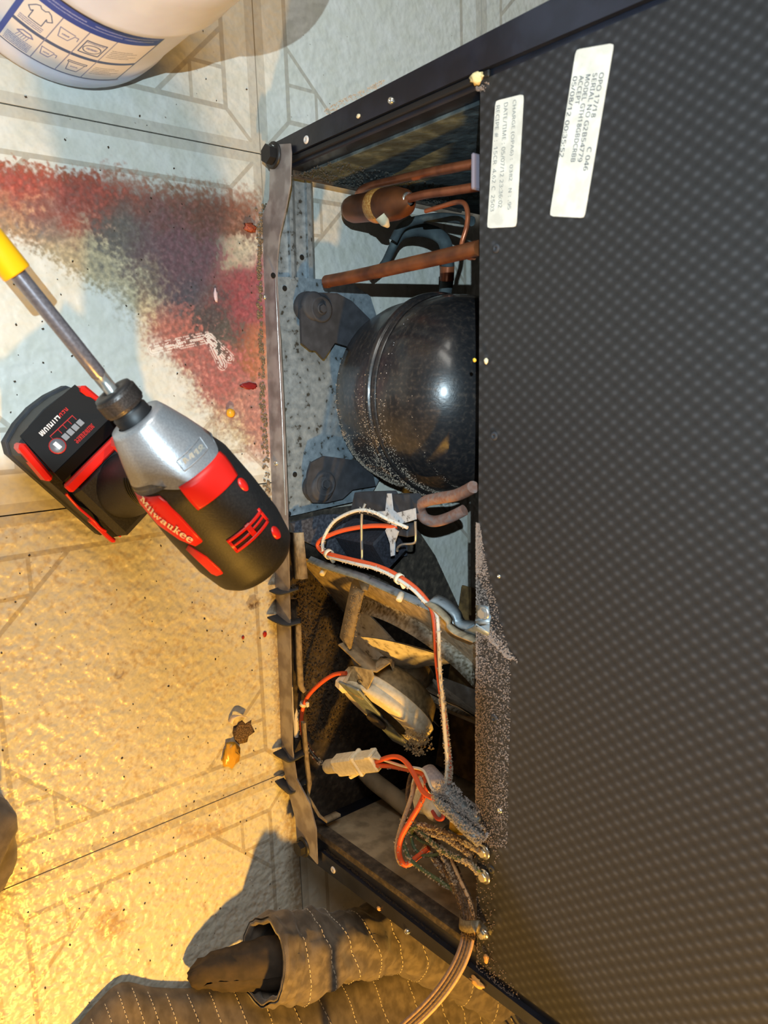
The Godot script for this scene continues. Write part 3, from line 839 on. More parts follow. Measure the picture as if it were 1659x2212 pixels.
	var p5 := thing("dusty_pipe", "dust-coated dark pipe running behind the filter drier", "pipe", Vector3(0.0666, 0.0896, -.11))
	part("tube", tube_mesh([Vector3(0.081, 0.0677, -.1), Vector3(0.0682, 0.0756, -.105), Vector3(0.0652, 0.096, -.11), Vector3(0.0684, 0.1245, -.112), Vector3(0.0777, 0.1587, -.112)], 0.0042, 12), M.wall_dust, p5)
	part("panel_grommet", box_mesh(Vector3(0.0754, 0.2558, -.012), Vector3(0.024, 0.003, 0.010), 0.001), plain(c8(120, 112, 124), 0.7), p1)

# ---------------------------------------------------------------- start relay beside the compressor
func start_relay() -> void:
	var s := thing("start_relay", "black start relay box with a shiny cross-shaped metal clip, beside the compressor", "relay", Vector3(0.3688, 0.0927, -.05))
	var fw := Vector3(0.55, 0.35, 0.75).normalized()
	part("cover", plate_mesh([Vector3(0.3359, 0.0765, -.034), Vector3(0.3168, 0.0835, -.034), Vector3(0.3122, 0.1286, -.034), Vector3(0.3175, 0.1335, -.034), Vector3(0.3316, 0.1332, -.034), Vector3(0.3354, 0.106, -.034)], 0.012, fw), M.rubber, s)
	part("cover", plate_mesh([Vector3(0.3318, 0.1334, -.036), Vector3(0.3144, 0.1337, -.036), Vector3(0.3124, 0.1568, -.036), Vector3(0.3198, 0.1637, -.036), Vector3(0.3287, 0.1624, -.036), Vector3(0.3304, 0.1541, -.036)], 0.012, fw), M.rubber, s)
	part("relay_box", box_mesh(Vector3(0.3698, 0.0713, -.062), Vector3(0.034, 0.062, 0.03), 0.002, Basis(Vector3.UP, 0.6)), mottled([[0.3, c8(24, 26, 34)], [0.7, c8(44, 46, 56)]], 0.04, 0.04, 0.7), s)
	part("relay_shelf", plate_mesh([Vector3(0.3477, 0.03, 0.0016), Vector3(0.3439, 0.03, -.037), Vector3(0.3482, 0.03, -.0842), Vector3(0.3604, 0.03, -.1488), Vector3(0.4016, 0.03, -.1483), Vector3(0.4013, 0.03, -.0954), Vector3(0.3803, 0.03, -.0358), Vector3(0.362, 0.03, -.0032)], 0.004, Vector3.UP), mottled([[0.3, c8(34, 38, 48)], [0.7, c8(62, 66, 76)]], 0.04, 0.05, 0.8), s)
	var sil := mottled([[0.25, c8(120, 122, 126)], [0.28, c8(186, 194, 204)], [0.8, c8(206, 212, 220)]], 0.03, 0.06, 0.35, 0.3)
	part("clip", plate_mesh([Vector3(0.3122, 0.1391, -.026), Vector3(0.3118, 0.144, -.026), Vector3(0.3261, 0.1461, -.026), Vector3(0.3281, 0.1509, -.026), Vector3(0.3216, 0.1744, -.026), Vector3(0.331, 0.1755, -.026), Vector3(0.3359, 0.1603, -.026), Vector3(0.3376, 0.152, -.026), Vector3(0.3421, 0.1483, -.026), Vector3(0.344, 0.1531, -.026), Vector3(0.3544, 0.1481, -.026), Vector3(0.366, 0.1472, -.026), Vector3(0.3675, 0.1429, -.026), Vector3(0.3561, 0.1419, -.026), Vector3(0.3453, 0.1359, -.026), Vector3(0.3389, 0.141, -.026), Vector3(0.3313, 0.1119, -.026), Vector3(0.328, 0.1363, -.026)], 0.0012, Vector3(0.4, 0.4, 0.8)), sil, s)
	part("wire_bail", tube_mesh([Vector3(0.3232, 0.1137, -.022), Vector3(0.3324, 0.1113, -.02), Vector3(0.35, 0.1077, -.022), Vector3(0.3727, 0.1027, -.026), Vector3(0.3855, 0.0974, -.03)], 0.0013, 8), M.zinc, s)
	part("wire_bail", tube_mesh([Vector3(0.3326, 0.1749, -.026), Vector3(0.3465, 0.1731, -.028), Vector3(0.3526, 0.1686, -.03), Vector3(0.3563, 0.1522, -.032), Vector3(0.3602, 0.1438, -.034), Vector3(0.3644, 0.1403, -.036)], 0.0011, 8), M.zinc, s)
	part("terminal_strip", box_mesh(Vector3(0.3454, 0.1404, -.045), Vector3(0.012, 0.02, 0.012), 0.001), M.rubber, s)

# ---------------------------------------------------------------- condenser fan
const FA := Vector3(-0.643, 0, -0.766)
const FB := Vector3(0.766, 0, -0.643)
const FC := Vector3(0.486, 0.104, -0.0994)

func condenser_fan() -> void:
	var f := thing("condenser_fan", "dust-caked condenser fan with motor, white blades and metal shroud in the right half", "fan", Vector3(FC.x, 0.012, FC.z))
	# shroud plate with a round mouth
	var edge: Array = [Vector3(0.385, 0.0343, -.0146), Vector3(0.3881, 0.0552, -.0172), Vector3(0.3905, 0.1092, -.0192), Vector3(0.3981, 0.1465, -.0256), Vector3(0.4059, 0.1864, -.0321), Vector3(0.4182, 0.2062, -.0425), Vector3(0.4297, 0.2179, -.0521)]
	var flat := PackedVector2Array()
	for p in edge: flat.append(Vector2((p - FC).dot(FB), p.y - FC.y))
	flat.append(Vector2(flat[flat.size() - 1].x, 0.175))
	flat.append(Vector2(0.12, 0.175))
	flat.append(Vector2(0.12, -0.09))
	flat.append(Vector2(flat[0].x, -0.09))
	var r := 0.082
	var rows := [[], [], [], [], [], []]
	for k in 97:
		var a := TAU * k / 96
		var dir := Vector2(cos(a), sin(a))
		var far := 0.13
		for i in flat.size():
			var hit = Geometry2D.segment_intersects_segment(Vector2.ZERO, dir * 0.5, flat[i], flat[(i + 1) % flat.size()])
			if hit != null: far = maxf(hit.length(), r + 0.003)
		var d3 := FB * dir.x + Vector3.UP * dir.y
		rows[0].append(FC + d3 * far)
		rows[1].append(FC + d3 * (r + 0.004))
		rows[2].append(FC + d3 * (r + 0.0008) - FA * 0.0012)
		rows[3].append(FC + d3 * r - FA * 0.004)
		rows[4].append(FC + d3 * (r - 0.001) - FA * 0.008)
		rows[5].append(FC + d3 * (r - 0.002) - FA * 0.013)
	var b := Mb.new()
	b.grid(rows.slice(0, 2))
	part("shroud_plate", b.done(), M.dusty, f)
	b = Mb.new()
	b.grid(rows.slice(1, 6))
	part("shroud_mouth", b.done(), mottled([[0.25, c8(96, 84, 64)], [0.5, c8(166, 156, 136)], [0.8, c8(196, 190, 178)]], 0.05, 0.06, 0.5, 0.2, 0.3), f)
	b = Mb.new()
	b.ribbon(edge, FA, 0.007, 0.0016)
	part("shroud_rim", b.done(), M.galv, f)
	# blades on a hub
	var hub := FC - FA * 0.019
	part("hub", lathe_mesh([Vector2(0.0, -0.012), Vector2(0.02, -0.012), Vector2(0.022, -0.009), Vector2(0.022, 0.008), Vector2(0.018, 0.011), Vector2(0.0, 0.012)], 28, hub, along(FA)), M.dusty, f)
	var blade_m := mottled([[0.18, c8(110, 100, 84)], [0.30, c8(200, 194, 180)], [0.8, c8(222, 218, 208)]], 0.03, 0.07, 0.5)
	for k in 4:
		var br := []
		for i in 13:
			var t := i / 12.0
			var rr := lerpf(0.02, 0.077, t)
			var row := []
			for j in 15:
				var s := j / 14.0 - 0.5
				var a := TAU * k / 4.0 + 0.8 + s * lerpf(1.0, 1.3, t - 0.35 * t * t * t) + t * 0.2
				var lift := -s * lerpf(0.020, 0.030, t) - 0.010 * (0.25 - s * s)
				row.append(hub + (FB * cos(a) + Vector3.UP * sin(a)) * rr + FA * lift)
			br.append(row)
		b = Mb.new()
		b.grid(br)
		var back := []
		for row in br:
			var q := []
			for p in row: q.append(p - FA * 0.0012)
			back.append(q)
		b.grid(back, true)
		part("blade", b.done(), blade_m, f)
	# motor
	var mc := FC - FA * 0.058
	var mb := along(FA)
	part("motor_can", lathe_mesh([Vector2(0.0, 0.030), Vector2(0.006, 0.030), Vector2(0.03, 0.028), Vector2(0.040, 0.022), Vector2(0.0445, 0.010), Vector2(0.0455, 0.003)].map(func(q): return q).duplicate(), 48, mc, mb), mottled([[0.25, c8(92, 82, 60)], [0.7, c8(132, 120, 92)]], 0.03, 0.05, 0.6), f)
	part("stator_ring", lathe_mesh([Vector2(0.030, -0.014), Vector2(0.046, -0.014), Vector2(0.049, -0.0125), Vector2(0.0495, -0.006), Vector2(0.0485, -0.005), Vector2(0.0495, -0.004), Vector2(0.0495, 0.003), Vector2(0.048, 0.0045), Vector2(0.044, 0.0045)], 56, mc, mb), M.cream, f)
	part("rear_strap", box_mesh(mc - FA * 0.0165 + Vector3(0, -0.004, 0), Vector3(0.03, 0.0025, 0.105), 0.0008, Basis(Vector3.UP, FA, Vector3.UP.cross(FA))), M.galv, f)
	part("shaft", disc(mc - FA * 0.02, -FA, 0.011, 0.003, 0.0006, 20), M.dark_dust, f)
	part("plug_cover", box_mesh(Vector3(0.5015, 0.0725, -.03), Vector3(0.026, 0.016, 0.015), 0.004, Basis(FA, Vector3.UP, FA.cross(Vector3.UP)) * Basis(Vector3.BACK, 0.2)), M.cream, f)
	# bracket from the shroud to the motor
	b = Mb.new()
	b.ribbon(curve([Vector3(0.3985, 0.1116, -.028), Vector3(0.3988, 0.1042, -.022), Vector3(0.4107, 0.102, -.018), Vector3(0.4433, 0.0924, -.016), Vector3(0.4591, 0.085, -.018)], 3), Vector3(0.35, 0.9, 0.1), 0.019, 0.0022)
	part("bracket_arm", b.done(), M.dusty, f)
	b = Mb.new()
	b.ribbon([Vector3(0.4596, 0.081, -.02), Vector3(0.4671, 0.0966, -.022), Vector3(0.4767, 0.112, -.026), Vector3(0.4804, 0.1149, -.028), Vector3(0.4725, 0.1169, -.04), Vector3(0.4785, 0.1173, -.05)], Vector3(0.1, 0.3, 1.0), 0.016, 0.0018)
	part("bracket_arm", b.done(), M.dusty, f)
	b = Mb.new()
	b.plate([Vector3(0.4775, 0.0997, -.016), Vector3(0.4741, 0.1255, -.016), Vector3(0.4795, 0.128, -.016), Vector3(0.5066, 0.1112, -.016), Vector3(0.5065, 0.1057, -.016), Vector3(0.5046, 0.0875, -.016), Vector3(0.5027, 0.0846, -.016)], 0.0016, Vector3(0.3, 0.5, 0.8))
	part("bracket_foot", b.done(), mottled([[0.2, c8(140, 126, 98)], [0.7, c8(182, 168, 136)]], 0.03, 0.06, 0.8), f)
	part("slot", lathe_mesh([Vector2(0.0030, 0.0006), Vector2(0.0022, 0.001), Vector2(0.0022, 0.0002)], 16, Vector3(0.489, 0.1096, -.0155), along(Vector3(0.3, 0.5, 0.8))), plain(c8(40, 32, 20), 0.9), f)
	# metal strap and clamp at the top corner of the shroud
	b = Mb.new()
	b.ribbon(curve([Vector3(0.3973, 0.1958, -.022), Vector3(0.3936, 0.2024, -.022), Vector3(0.3952, 0.2142, -.022), Vector3(0.4008, 0.2261, -.022), Vector3(0.4072, 0.2317, -.022), Vector3(0.4061, 0.2465, -.02)], 4), Vector3(0.15, 0.4, 0.9), 0.012, 0.0018)
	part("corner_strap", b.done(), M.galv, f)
	b = Mb.new()
	b.ribbon(curve([Vector3(0.3957, 0.2021, -.016), Vector3(0.398, 0.2132, -.014), Vector3(0.4043, 0.2252, -.014), Vector3(0.4091, 0.2272, -.014), Vector3(0.4124, 0.2363, -.014), Vector3(0.4128, 0.2577, -.012)], 4), Vector3(0.15, 0.4, 0.9), 0.009, 0.0016)
	part("corner_strap", b.done(), M.dusty, f)
	for q in [[Vector3(0.3924, 0.0515, -.0209), 0.005], [Vector3(0.3981, 0.1574, -.0256), 0.005]]:
		part("wire_peg", disc(q[0], -FA + Vector3(0, 0.3, 0), 0.0028, 0.008), M.cream, f)
	# baffle plates deep behind the fan
	part("baffle", plate_mesh([Vector3(0.45, 0.03, -0.235), Vector3(0.66, 0.03, -0.19), Vector3(0.66, 0.262, -0.19), Vector3(0.45, 0.262, -0.235)], 0.002, Vector3(0, 0.3, 1)), mottled([[0.2, c8(70, 52, 28)], [0.7, c8(128, 100, 58)]], 0.02, 0.1, 0.8), f)
	part("baffle", plate_mesh([Vector3(0.545, 0.04, -0.182), Vector3(0.58, 0.04, -0.175), Vector3(0.58, 0.262, -0.175), Vector3(0.545, 0.262, -0.182)], 0.002, Vector3(0, 0.3, 1)), mottled([[0.2, c8(140, 136, 128)], [0.7, c8(176, 172, 166)]], 0.02, 0.1, 0.7), f)
	part("condenser_tube", tube_mesh([Vector3(0.6208, 0.0191, -.08), Vector3(0.6374, 0.0365, -.085), Vector3(0.6475, 0.0686, -.09), Vector3(0.6573, 0.0991, -.095), Vector3(0.6639, 0.1346, -.1)], 0.0095, 14), M.tan_wall, f)
	var s := []
	for i in 700:
		var a := rng.randf_range(PI * 0.25, PI * 1.15)
		var h := rng.randf_range(-0.026, -0.002)
		var d := FB * cos(a) + Vector3.UP * sin(a)
		s.append(spot(FC + d * (r - 0.0015) + FA * h * 0.45, -d, rng.randf_range(0.0008, 0.0024)))
	for i in 350: s.append(spot(Vector3(0.4054, 0.1054, -.0165).lerp(Vector3(0.4545, 0.0911, -.0145), rng.randf()) + Vector3(rng.randf() - 0.5, 0.2 + rng.randf() - 0.5, 0) * 0.016, Vector3(0, 0.5, 0.8), rng.randf_range(0.0006, 0.0018)))
	for i in 260: s.append(spot(Vector3(0.5433, 0.1517, -.05) + Vector3(rng.randf() - 0.5, rng.randf() - 0.5, rng.randf() - 0.5) * 0.02, Vector3(0, 0.2, 1), rng.randf_range(0.002, 0.005)))
	for p in edge.size() - 1:
		for i in 50: s.append(spot(edge[p].lerp(edge[p + 1], rng.randf()) - FA * 0.003, Vector3(0.2, 0.6, 0.6), rng.randf_range(0.0008, 0.0025)))
	scatter("dust", lint_mesh(), s, M.tan_lint, f)

# ---------------------------------------------------------------- wires
func wire(called: String, label: String, p: Array, r: float, m: Material, fluffy := 0, group := "") -> Node3D:
	var o := thing(called, label, "wire", p[0], group)
	var c := curve(p, 6)
	var b := Mb.new()
	b.tube(c, r, 9)
	part("sheath", b.done(), m, o)
	if fluffy > 0: scatter("lint", lint_mesh(), fluff_on_tube(c, r, fluffy, 0.0010, 0.0032), M.lint, o)
	return o

func wiring() -> void:
	var o := wire("orange_wire", "orange wire over the relay, along the shroud edge and down to the cable loop", [Vector3(0.3402, 0.1497, -.028), Vector3(0.3431, 0.1179, -.024), Vector3(0.3512, 0.082, -.02), Vector3(0.3615, 0.0552, -.018), Vector3(0.3693, 0.0443, -.018), Vector3(0.3749, 0.0501, -.018), Vector3(0.3761, 0.0635, -.018), Vector3(0.3762, 0.0977, -.018), Vector3(0.3765, 0.1295, -.019), Vector3(0.3798, 0.1532, -.02), Vector3(0.3866, 0.1756, -.021), Vector3(0.3952, 0.1903, -.022), Vector3(0.4037, 0.2012, -.02), Vector3(0.4178, 0.2064, -.018), Vector3(0.4401, 0.2099, -.016), Vector3(0.4578, 0.215, -.014), Vector3(0.4791, 0.2212, -.012), Vector3(0.5041, 0.2273, -.01), Vector3(0.5254, 0.2324, -.008), Vector3(0.5433, 0.2317, -.006)], 0.0021, M.wire_orange, 0)
	scatter("lint", lint_mesh(), fluff_on_tube(curve([Vector3(0.4685, 0.2181, -.013), Vector3(0.4791, 0.2212, -.012), Vector3(0.5041, 0.2273, -.01), Vector3(0.5254, 0.2324, -.008), Vector3(0.5409, 0.2317, -.006)], 5), 0.0019, 700, 0.0012, 0.003), M.lint, o)
	wire("white_wire", "white wire beside the orange one, looping over the relay and down the shroud", [Vector3(0.3393, 0.165, -.026), Vector3(0.3342, 0.1457, -.022), Vector3(0.3287, 0.1287, -.018), Vector3(0.3294, 0.1084, -.016), Vector3(0.3417, 0.077, -.016), Vector3(0.358, 0.0596, -.016), Vector3(0.3705, 0.0539, -.017), Vector3(0.3781, 0.059, -.018), Vector3(0.3785, 0.1001, -.016), Vector3(0.3783, 0.1331, -.016), Vector3(0.382, 0.1566, -.017), Vector3(0.3887, 0.1788, -.018), Vector3(0.3968, 0.1945, -.018), Vector3(0.402, 0.209, -.016), Vector3(0.4152, 0.2142, -.014), Vector3(0.4372, 0.2172, -.012), Vector3(0.4558, 0.2197, -.011), Vector3(0.4668, 0.2217, -.0105), Vector3(0.4925, 0.2258, -.009), Vector3(0.521, 0.2318, -.006), Vector3(0.542, 0.2311, -.004)], 0.0016, M.wire_white, 300)
	wire("black_wire", "thin black wire tucked under the white wire on the relay", [Vector3(0.3417, 0.1522, -.03), Vector3(0.3374, 0.1398, -.026), Vector3(0.3322, 0.1232, -.022), Vector3(0.3323, 0.1032, -.019), Vector3(0.3441, 0.0751, -.019), Vector3(0.3594, 0.0584, -.019), Vector3(0.3702, 0.0529, -.02)], 0.0014, M.wire_black)
	for q in [[Vector3(0.3759, 0.0634, -.017), "first white wire clip below the relay loop"], [Vector3(0.3827, 0.1626, -.018), "white wire clip halfway along the shroud edge"]]:
		var cl := thing("wire_clip", q[1], "clip", q[0])
		part("band", lathe_mesh([Vector2(0.0042, -0.002), Vector2(0.0048, -0.002), Vector2(0.0048, 0.002), Vector2(0.0042, 0.002)], 18, q[0], along(Vector3(0.3, 0.9, 0))), M.cream, cl)
		part("peg", disc(q[0] + Vector3(0.003, 0.0, -0.002), Vector3(0.8, 0, -0.5), 0.002, 0.007), M.cream, cl)
	wire("orange_wire", "orange wire arching from the fan motor to the white plug", [Vector3(0.4925, 0.0763, -.025), Vector3(0.4971, 0.0619, -.02), Vector3(0.5094, 0.0465, -.014), Vector3(0.5266, 0.0306, -.01), Vector3(0.5452, 0.0228, -.008), Vector3(0.566, 0.021, -.009), Vector3(0.5833, 0.0221, -.014), Vector3(0.5981, 0.0249, -.022)], 0.0021, M.wire_orange)
	wire("black_wire", "dusty black wire curving beneath the orange arch into the plug", [Vector3(0.5422, 0.0183, -.01), Vector3(0.5577, 0.0167, -.01), Vector3(0.5732, 0.0194, -.011), Vector3(0.5866, 0.0268, -.014), Vector3(0.5958, 0.037, -.018), Vector3(0.5983, 0.0458, -.022)], 0.0019, M.wire_black, 120)
	var tie := thing("wire_tie", "small cream tie around the orange arch", "clip", Vector3(0.5348, 0.0258, -.008))
	part("band", lathe_mesh([Vector2(0.003, -0.0018), Vector2(0.0036, -0.0018), Vector2(0.0036, 0.0018), Vector2(0.003, 0.0018)], 16, Vector3(0.5356, 0.0243, -.009), along(Vector3(0.5452, 0.0228, -.008) - Vector3(0.5266, 0.0306, -.01))), M.cream, tie)
	part("tail", box_mesh(Vector3(0.533, 0.0332, -.008), Vector3(0.005, 0.003, 0.003), 0.0005), M.cream, tie)
	# plug and socket
	var pg := thing("plug", "cream plastic two-part plug joining the fan wires, centre of the dark bay", "connector", Vector3(0.5862, 0.0819, -.025))
	var a := Vector3(0.6, 0.0442, -.022)
	var e := Vector3(0.5685, 0.1171, -.03)
	var ax := (e - a).normalized()
	var up := Vector3(0.3, 0.25, 0.9)
	up = (up - ax * up.dot(ax)).normalized()
	var bs := Basis(ax, up, ax.cross(up))
	var l := a.distance_to(e)
	part("neck", lathe_mesh([Vector2(0, 0), Vector2(0.006, 0), Vector2(0.0072, 0.002), Vector2(0.0076, l * 0.22), Vector2(0.0086, l * 0.24), Vector2(0, l * 0.24)], 20, a, along(ax)), M.cream, pg)
	part("socket", box_mesh(a + ax * l * 0.42, Vector3(l * 0.40, 0.014, 0.02), 0.002, bs), M.cream, pg)
	part("latch", box_mesh(a + ax * l * 0.50 + bs.z * 0.0105 + up * 0.002, Vector3(l * 0.28, 0.006, 0.004), 0.001, bs * Basis(Vector3.UP, 0.25)), M.cream, pg)
	part("collar", box_mesh(a + ax * l * 0.66, Vector3(l * 0.06, 0.0165, 0.023), 0.0015, bs), M.cream, pg)
	part("plug_body", box_mesh(a + ax * l * 0.83, Vector3(l * 0.30, 0.0135, 0.0185), 0.0015, bs), M.cream, pg)
	part("latch", box_mesh(a + ax * l * 0.93 - bs.z * 0.008, Vector3(l * 0.1, 0.014, 0.004), 0.001, bs), M.cream, pg)
	wire("orange_wire", "orange wire from the plug that bends over and enters the dusty cable loop", [Vector3(0.5704, 0.1154, -.028), Vector3(0.5541, 0.1413, -.022), Vector3(0.5475, 0.1576, -.02), Vector3(0.5484, 0.172, -.018), Vector3(0.5537, 0.1858, -.014), Vector3(0.5592, 0.1981, -.01), Vector3(0.5593, 0.2103, -.008), Vector3(0.5572, 0.2212, -.008)], 0.0022, M.wire_orange)
	wire("orange_wire", "orange wire hanging from the plug in the longest loop, before the green wires", [Vector3(0.5731, 0.1167, -.028), Vector3(0.5639, 0.143, -.026), Vector3(0.5564, 0.1702, -.024), Vector3(0.5534, 0.1872, -.022), Vector3(0.5601, 0.1948, -.018), Vector3(0.5737, 0.1935, -.012), Vector3(0.5881, 0.1882, -.006), Vector3(0.6055, 0.1805, -.002), Vector3(0.618, 0.1789, 0), Vector3(0.627, 0.1811, 0), Vector3(0.6318, 0.1838, -.004), Vector3(0.6242, 0.1905, -.01), Vector3(0.6138, 0.1993, -.016)], 0.0024, M.wire_orange, 60)
	wire("cream_wire", "tan wire hanging in a long loop beside the longest orange loop", [Vector3(0.5542, 0.1777, -.026), Vector3(0.563, 0.1787, -.02), Vector3(0.5765, 0.1806, -.012), Vector3(0.5951, 0.1774, -.006), Vector3(0.6104, 0.1744, -.003), Vector3(0.6209, 0.1747, -.001), Vector3(0.6313, 0.1776, -.002), Vector3(0.6339, 0.183, -.008), Vector3(0.6251, 0.1885, -.014), Vector3(0.616, 0.1928, -.02)], 0.0021, M.wire_cream, 60)
	wire("striped_wire", "white wire with a black neighbour running from the plug to the cable loop", [Vector3(0.5672, 0.1069, -.026), Vector3(0.5608, 0.1324, -.024), Vector3(0.5555, 0.1602, -.022), Vector3(0.5479, 0.1865, -.02), Vector3(0.549, 0.1976, -.016), Vector3(0.5537, 0.2073, -.012), Vector3(0.5552, 0.2181, -.01)], 0.0013, M.wire_white)
	wire("black_wire", "black wire from the plug alongside the white one", [Vector3(0.5718, 0.1033, -.03), Vector3(0.5667, 0.1276, -.028), Vector3(0.5613, 0.1557, -.026), Vector3(0.5544, 0.1798, -.024), Vector3(0.5564, 0.191, -.02), Vector3(0.5594, 0.2009, -.016), Vector3(0.5593, 0.2139, -.012)], 0.0016, M.wire_black)
	wire("brown_wire", "brown wire dropping behind the tan loop", [Vector3(0.5605, 0.1649, -.03), Vector3(0.574, 0.1598, -.03), Vector3(0.5902, 0.1577, -.03), Vector3(0.6041, 0.1631, -.03), Vector3(0.6122, 0.1753, -.03)], 0.0022, M.wire_brown)
	# white capacitor-like block behind the wires
	var blk := thing("terminal_block", "cream plastic block with a rounded cap, behind the wires at the cable loop", "block", Vector3(0.6027, 0.15, -.06))
	part("body", box_mesh(Vector3(0.6008, 0.15, -.06), Vector3(0.034, 0.026, 0.02), 0.004, Basis(Vector3(0.3, 0, 1).normalized(), 0.3)), M.cream, blk)
	part("cap", lathe_mesh([Vector2(0, 0.012), Vector2(0.008, 0.010), Vector2(0.011, 0.004), Vector2(0.011, -0.012), Vector2(0, -0.012)], 20, Vector3(0.5808, 0.1652, -.055), along(Vector3(0.2, 1, 0.2))), mottled([[0.3, c8(176, 168, 176)], [0.7, c8(206, 198, 200)]], 0.04, 0.03, 0.7), blk)
	part("cap", lathe_mesh([Vector2(0, 0.010), Vector2(0.006, 0.008), Vector2(0.008, 0.002), Vector2(0.008, -0.012), Vector2(0, -0.012)], 20, Vector3(0.6052, 0.1702, -.05), along(Vector3(0.2, 1, 0.2))), M.cream, blk)
	wire("red_wire", "short faded red wire under the cream block", [Vector3(0.6016, 0.1742, -.045), Vector3(0.6037, 0.1832, -.042), Vector3(0.6006, 0.1902, -.042), Vector3(0.5963, 0.1874, -.046)], 0.0018, plain(c8(184, 72, 66), 0.6))
	var yl := thing("yellow_tag", "small bright yellow tape tag under the cable loop", "tag", Vector3(0.5865, 0.228, -.02))
	part("tape", tube_mesh([Vector3(0.5816, 0.2213, -.022), Vector3(0.5823, 0.2273, -.018), Vector3(0.5807, 0.2345, -.016), Vector3(0.5828, 0.2389, -.018)], [0.002, 0.0042, 0.0042, 0.002], 6, 1), plain(c8(214, 168, 30), 0.5), yl)
	# green ground wires with ring terminals
	for q in [[[Vector3(0.611, 0.1717, -.012), Vector3(0.6035, 0.1767, -.012), Vector3(0.5946, 0.1916, -.012), Vector3(0.5869, 0.2136, -.01), Vector3(0.5807, 0.2364, -.006), Vector3(0.5774, 0.2546, -.003), Vector3(0.5754, 0.2638, -.001), Vector3(0.5727, 0.2733, 0.002)], "dusty ground wire arching to the upper of the two shiny ring terminals", M.wire_brown], [[Vector3(0.6003, 0.1835, -.014), Vector3(0.6006, 0.2002, -.012), Vector3(0.6024, 0.2162, -.01), Vector3(0.5986, 0.2337, -.006), Vector3(0.5937, 0.2521, -.003), Vector3(0.5915, 0.2629, -.001), Vector3(0.5912, 0.2734, 0.002)], "dusty ground wire running to the lower of the two shiny ring terminals", M.wire_green]]:
		var w := wire("ground_wire", q[1], q[0], 0.0019, q[2], 420)
		var n: int = q[0].size()
		part("ferrule", tube_mesh([q[0][n - 3], q[0][n - 2], q[0][n - 1]], [0.0022, 0.0020, 0.0018], 10, 1), M.bright, w)
		part("ring_terminal", lathe_mesh([Vector2(0.0022, 0.0004), Vector2(0.0058, 0.0), Vector2(0.0058, 0.0010), Vector2(0.0022, 0.0012)], 20, q[0][n - 1].lerp(Vector3(0.575, 0.2754, -.002) if q[2] == M.wire_brown else Vector3(0.5951, 0.276, -.002), 1.0), Basis(Vector3.RIGHT, PI / 2)), M.bright, w)
	wire("green_wire", "green wire sagging lowest in the bay from the tangle to the cord", [Vector3(0.5946, 0.1908, -.01), Vector3(0.6034, 0.181, -.008), Vector3(0.6113, 0.1771, -.006), Vector3(0.6214, 0.1818, -.006), Vector3(0.6267, 0.1889, -.006), Vector3(0.6282, 0.2034, -.006), Vector3(0.6262, 0.2222, -.004), Vector3(0.6253, 0.2377, -.003), Vector3(0.6232, 0.247, -.002)], 0.0017, M.wire_green, 140)
	wire("green_wire", "green wire curling inside the longest orange loop", [Vector3(0.6029, 0.1795, -.016), Vector3(0.611, 0.1792, -.014), Vector3(0.6181, 0.1848, -.012), Vector3(0.6206, 0.1942, -.012), Vector3(0.6154, 0.2069, -.012), Vector3(0.6088, 0.2169, -.012)], 0.0015, M.wire_green, 20)
	wire("green_wire", "short green wire crossing in front of the brown wires", [Vector3(0.6088, 0.1739, -.02), Vector3(0.6098, 0.1818, -.016), Vector3(0.6097, 0.1934, -.014), Vector3(0.6059, 0.2071, -.014)], 0.0015, M.wire_green, 10)
	# power cord: flat four-wire bundle
	var cord := thing("power_cord", "flat brown four-strand cord held by a clamp at the panel, leaving at the bottom", "cord", Vector3(0.6389, 0.2657, 0.006))
	var path := curve([Vector3(0.6116, 0.2267, -.012), Vector3(0.6154, 0.2435, -.004), Vector3(0.6212, 0.2579, 0.002), Vector3(0.6315, 0.2657, 0.005), Vector3(0.6445, 0.2681, 0.008), Vector3(0.6543, 0.2698, 0.014), Vector3(0.6666, 0.2686, 0.022), Vector3(0.6821, 0.2635, 0.032), Vector3(0.6985, 0.2553, 0.044), Vector3(0.7199, 0.2411, 0.058), Vector3(0.7494, 0.221, 0.07)], 6)
	path += [Vector3(0.9597, 0.062, -.0061), Vector3(0.9777, 0.052, 0.0347), Vector3(0.98, 0.05, 0.078), Vector3(0.9761, 0.05, 0.1241)]
	for k in 4:
		var p := []
		for i in path.size():
			var d: Vector3 = (path[mini(i + 1, path.size() - 1)] - path[maxi(i - 1, 0)]).normalized()
			var side := d.cross(Vector3(0.1, 0.5, 0.9)).normalized()
			var spread := 0.0026 + 0.0008 * smoothstep(0.3, 0.0, float(i) / path.size())
			p.append(path[i] + side * (k - 1.5) * spread * (1.0 if i > 6 else 1.0 + 0.25 * (6 - i) * (0.5 + 0.5 * sin(k * 2.3))))
		var b := Mb.new()
		b.tube(p, 0.00155, 9)
		part("strand", b.done(), [M.wire_cream, M.wire_brown, M.wire_brown, mottled([[0.3, c8(126, 100, 84)], [0.7, c8(148, 122, 104)]], 0.04, 0.03, 0.6)][k], cord)
	scatter("lint", lint_mesh(), fluff_on_tube(path.slice(0, 26), 0.005, 700, 0.0012, 0.0036), mottled([[0.3, c8(84, 66, 48)], [0.7, c8(112, 92, 70)]], 0.05, 0.02, 1.0), cord)
	wire("brown_wire", "thick brown wire joining the cord from the tangle, left strand of the fork", [Vector3(0.6171, 0.205, -.016), Vector3(0.619, 0.2169, -.012), Vector3(0.6196, 0.2307, -.008), Vector3(0.6197, 0.243, -.004), Vector3(0.6207, 0.251, -.001)], 0.0030, M.wire_brown, 260)
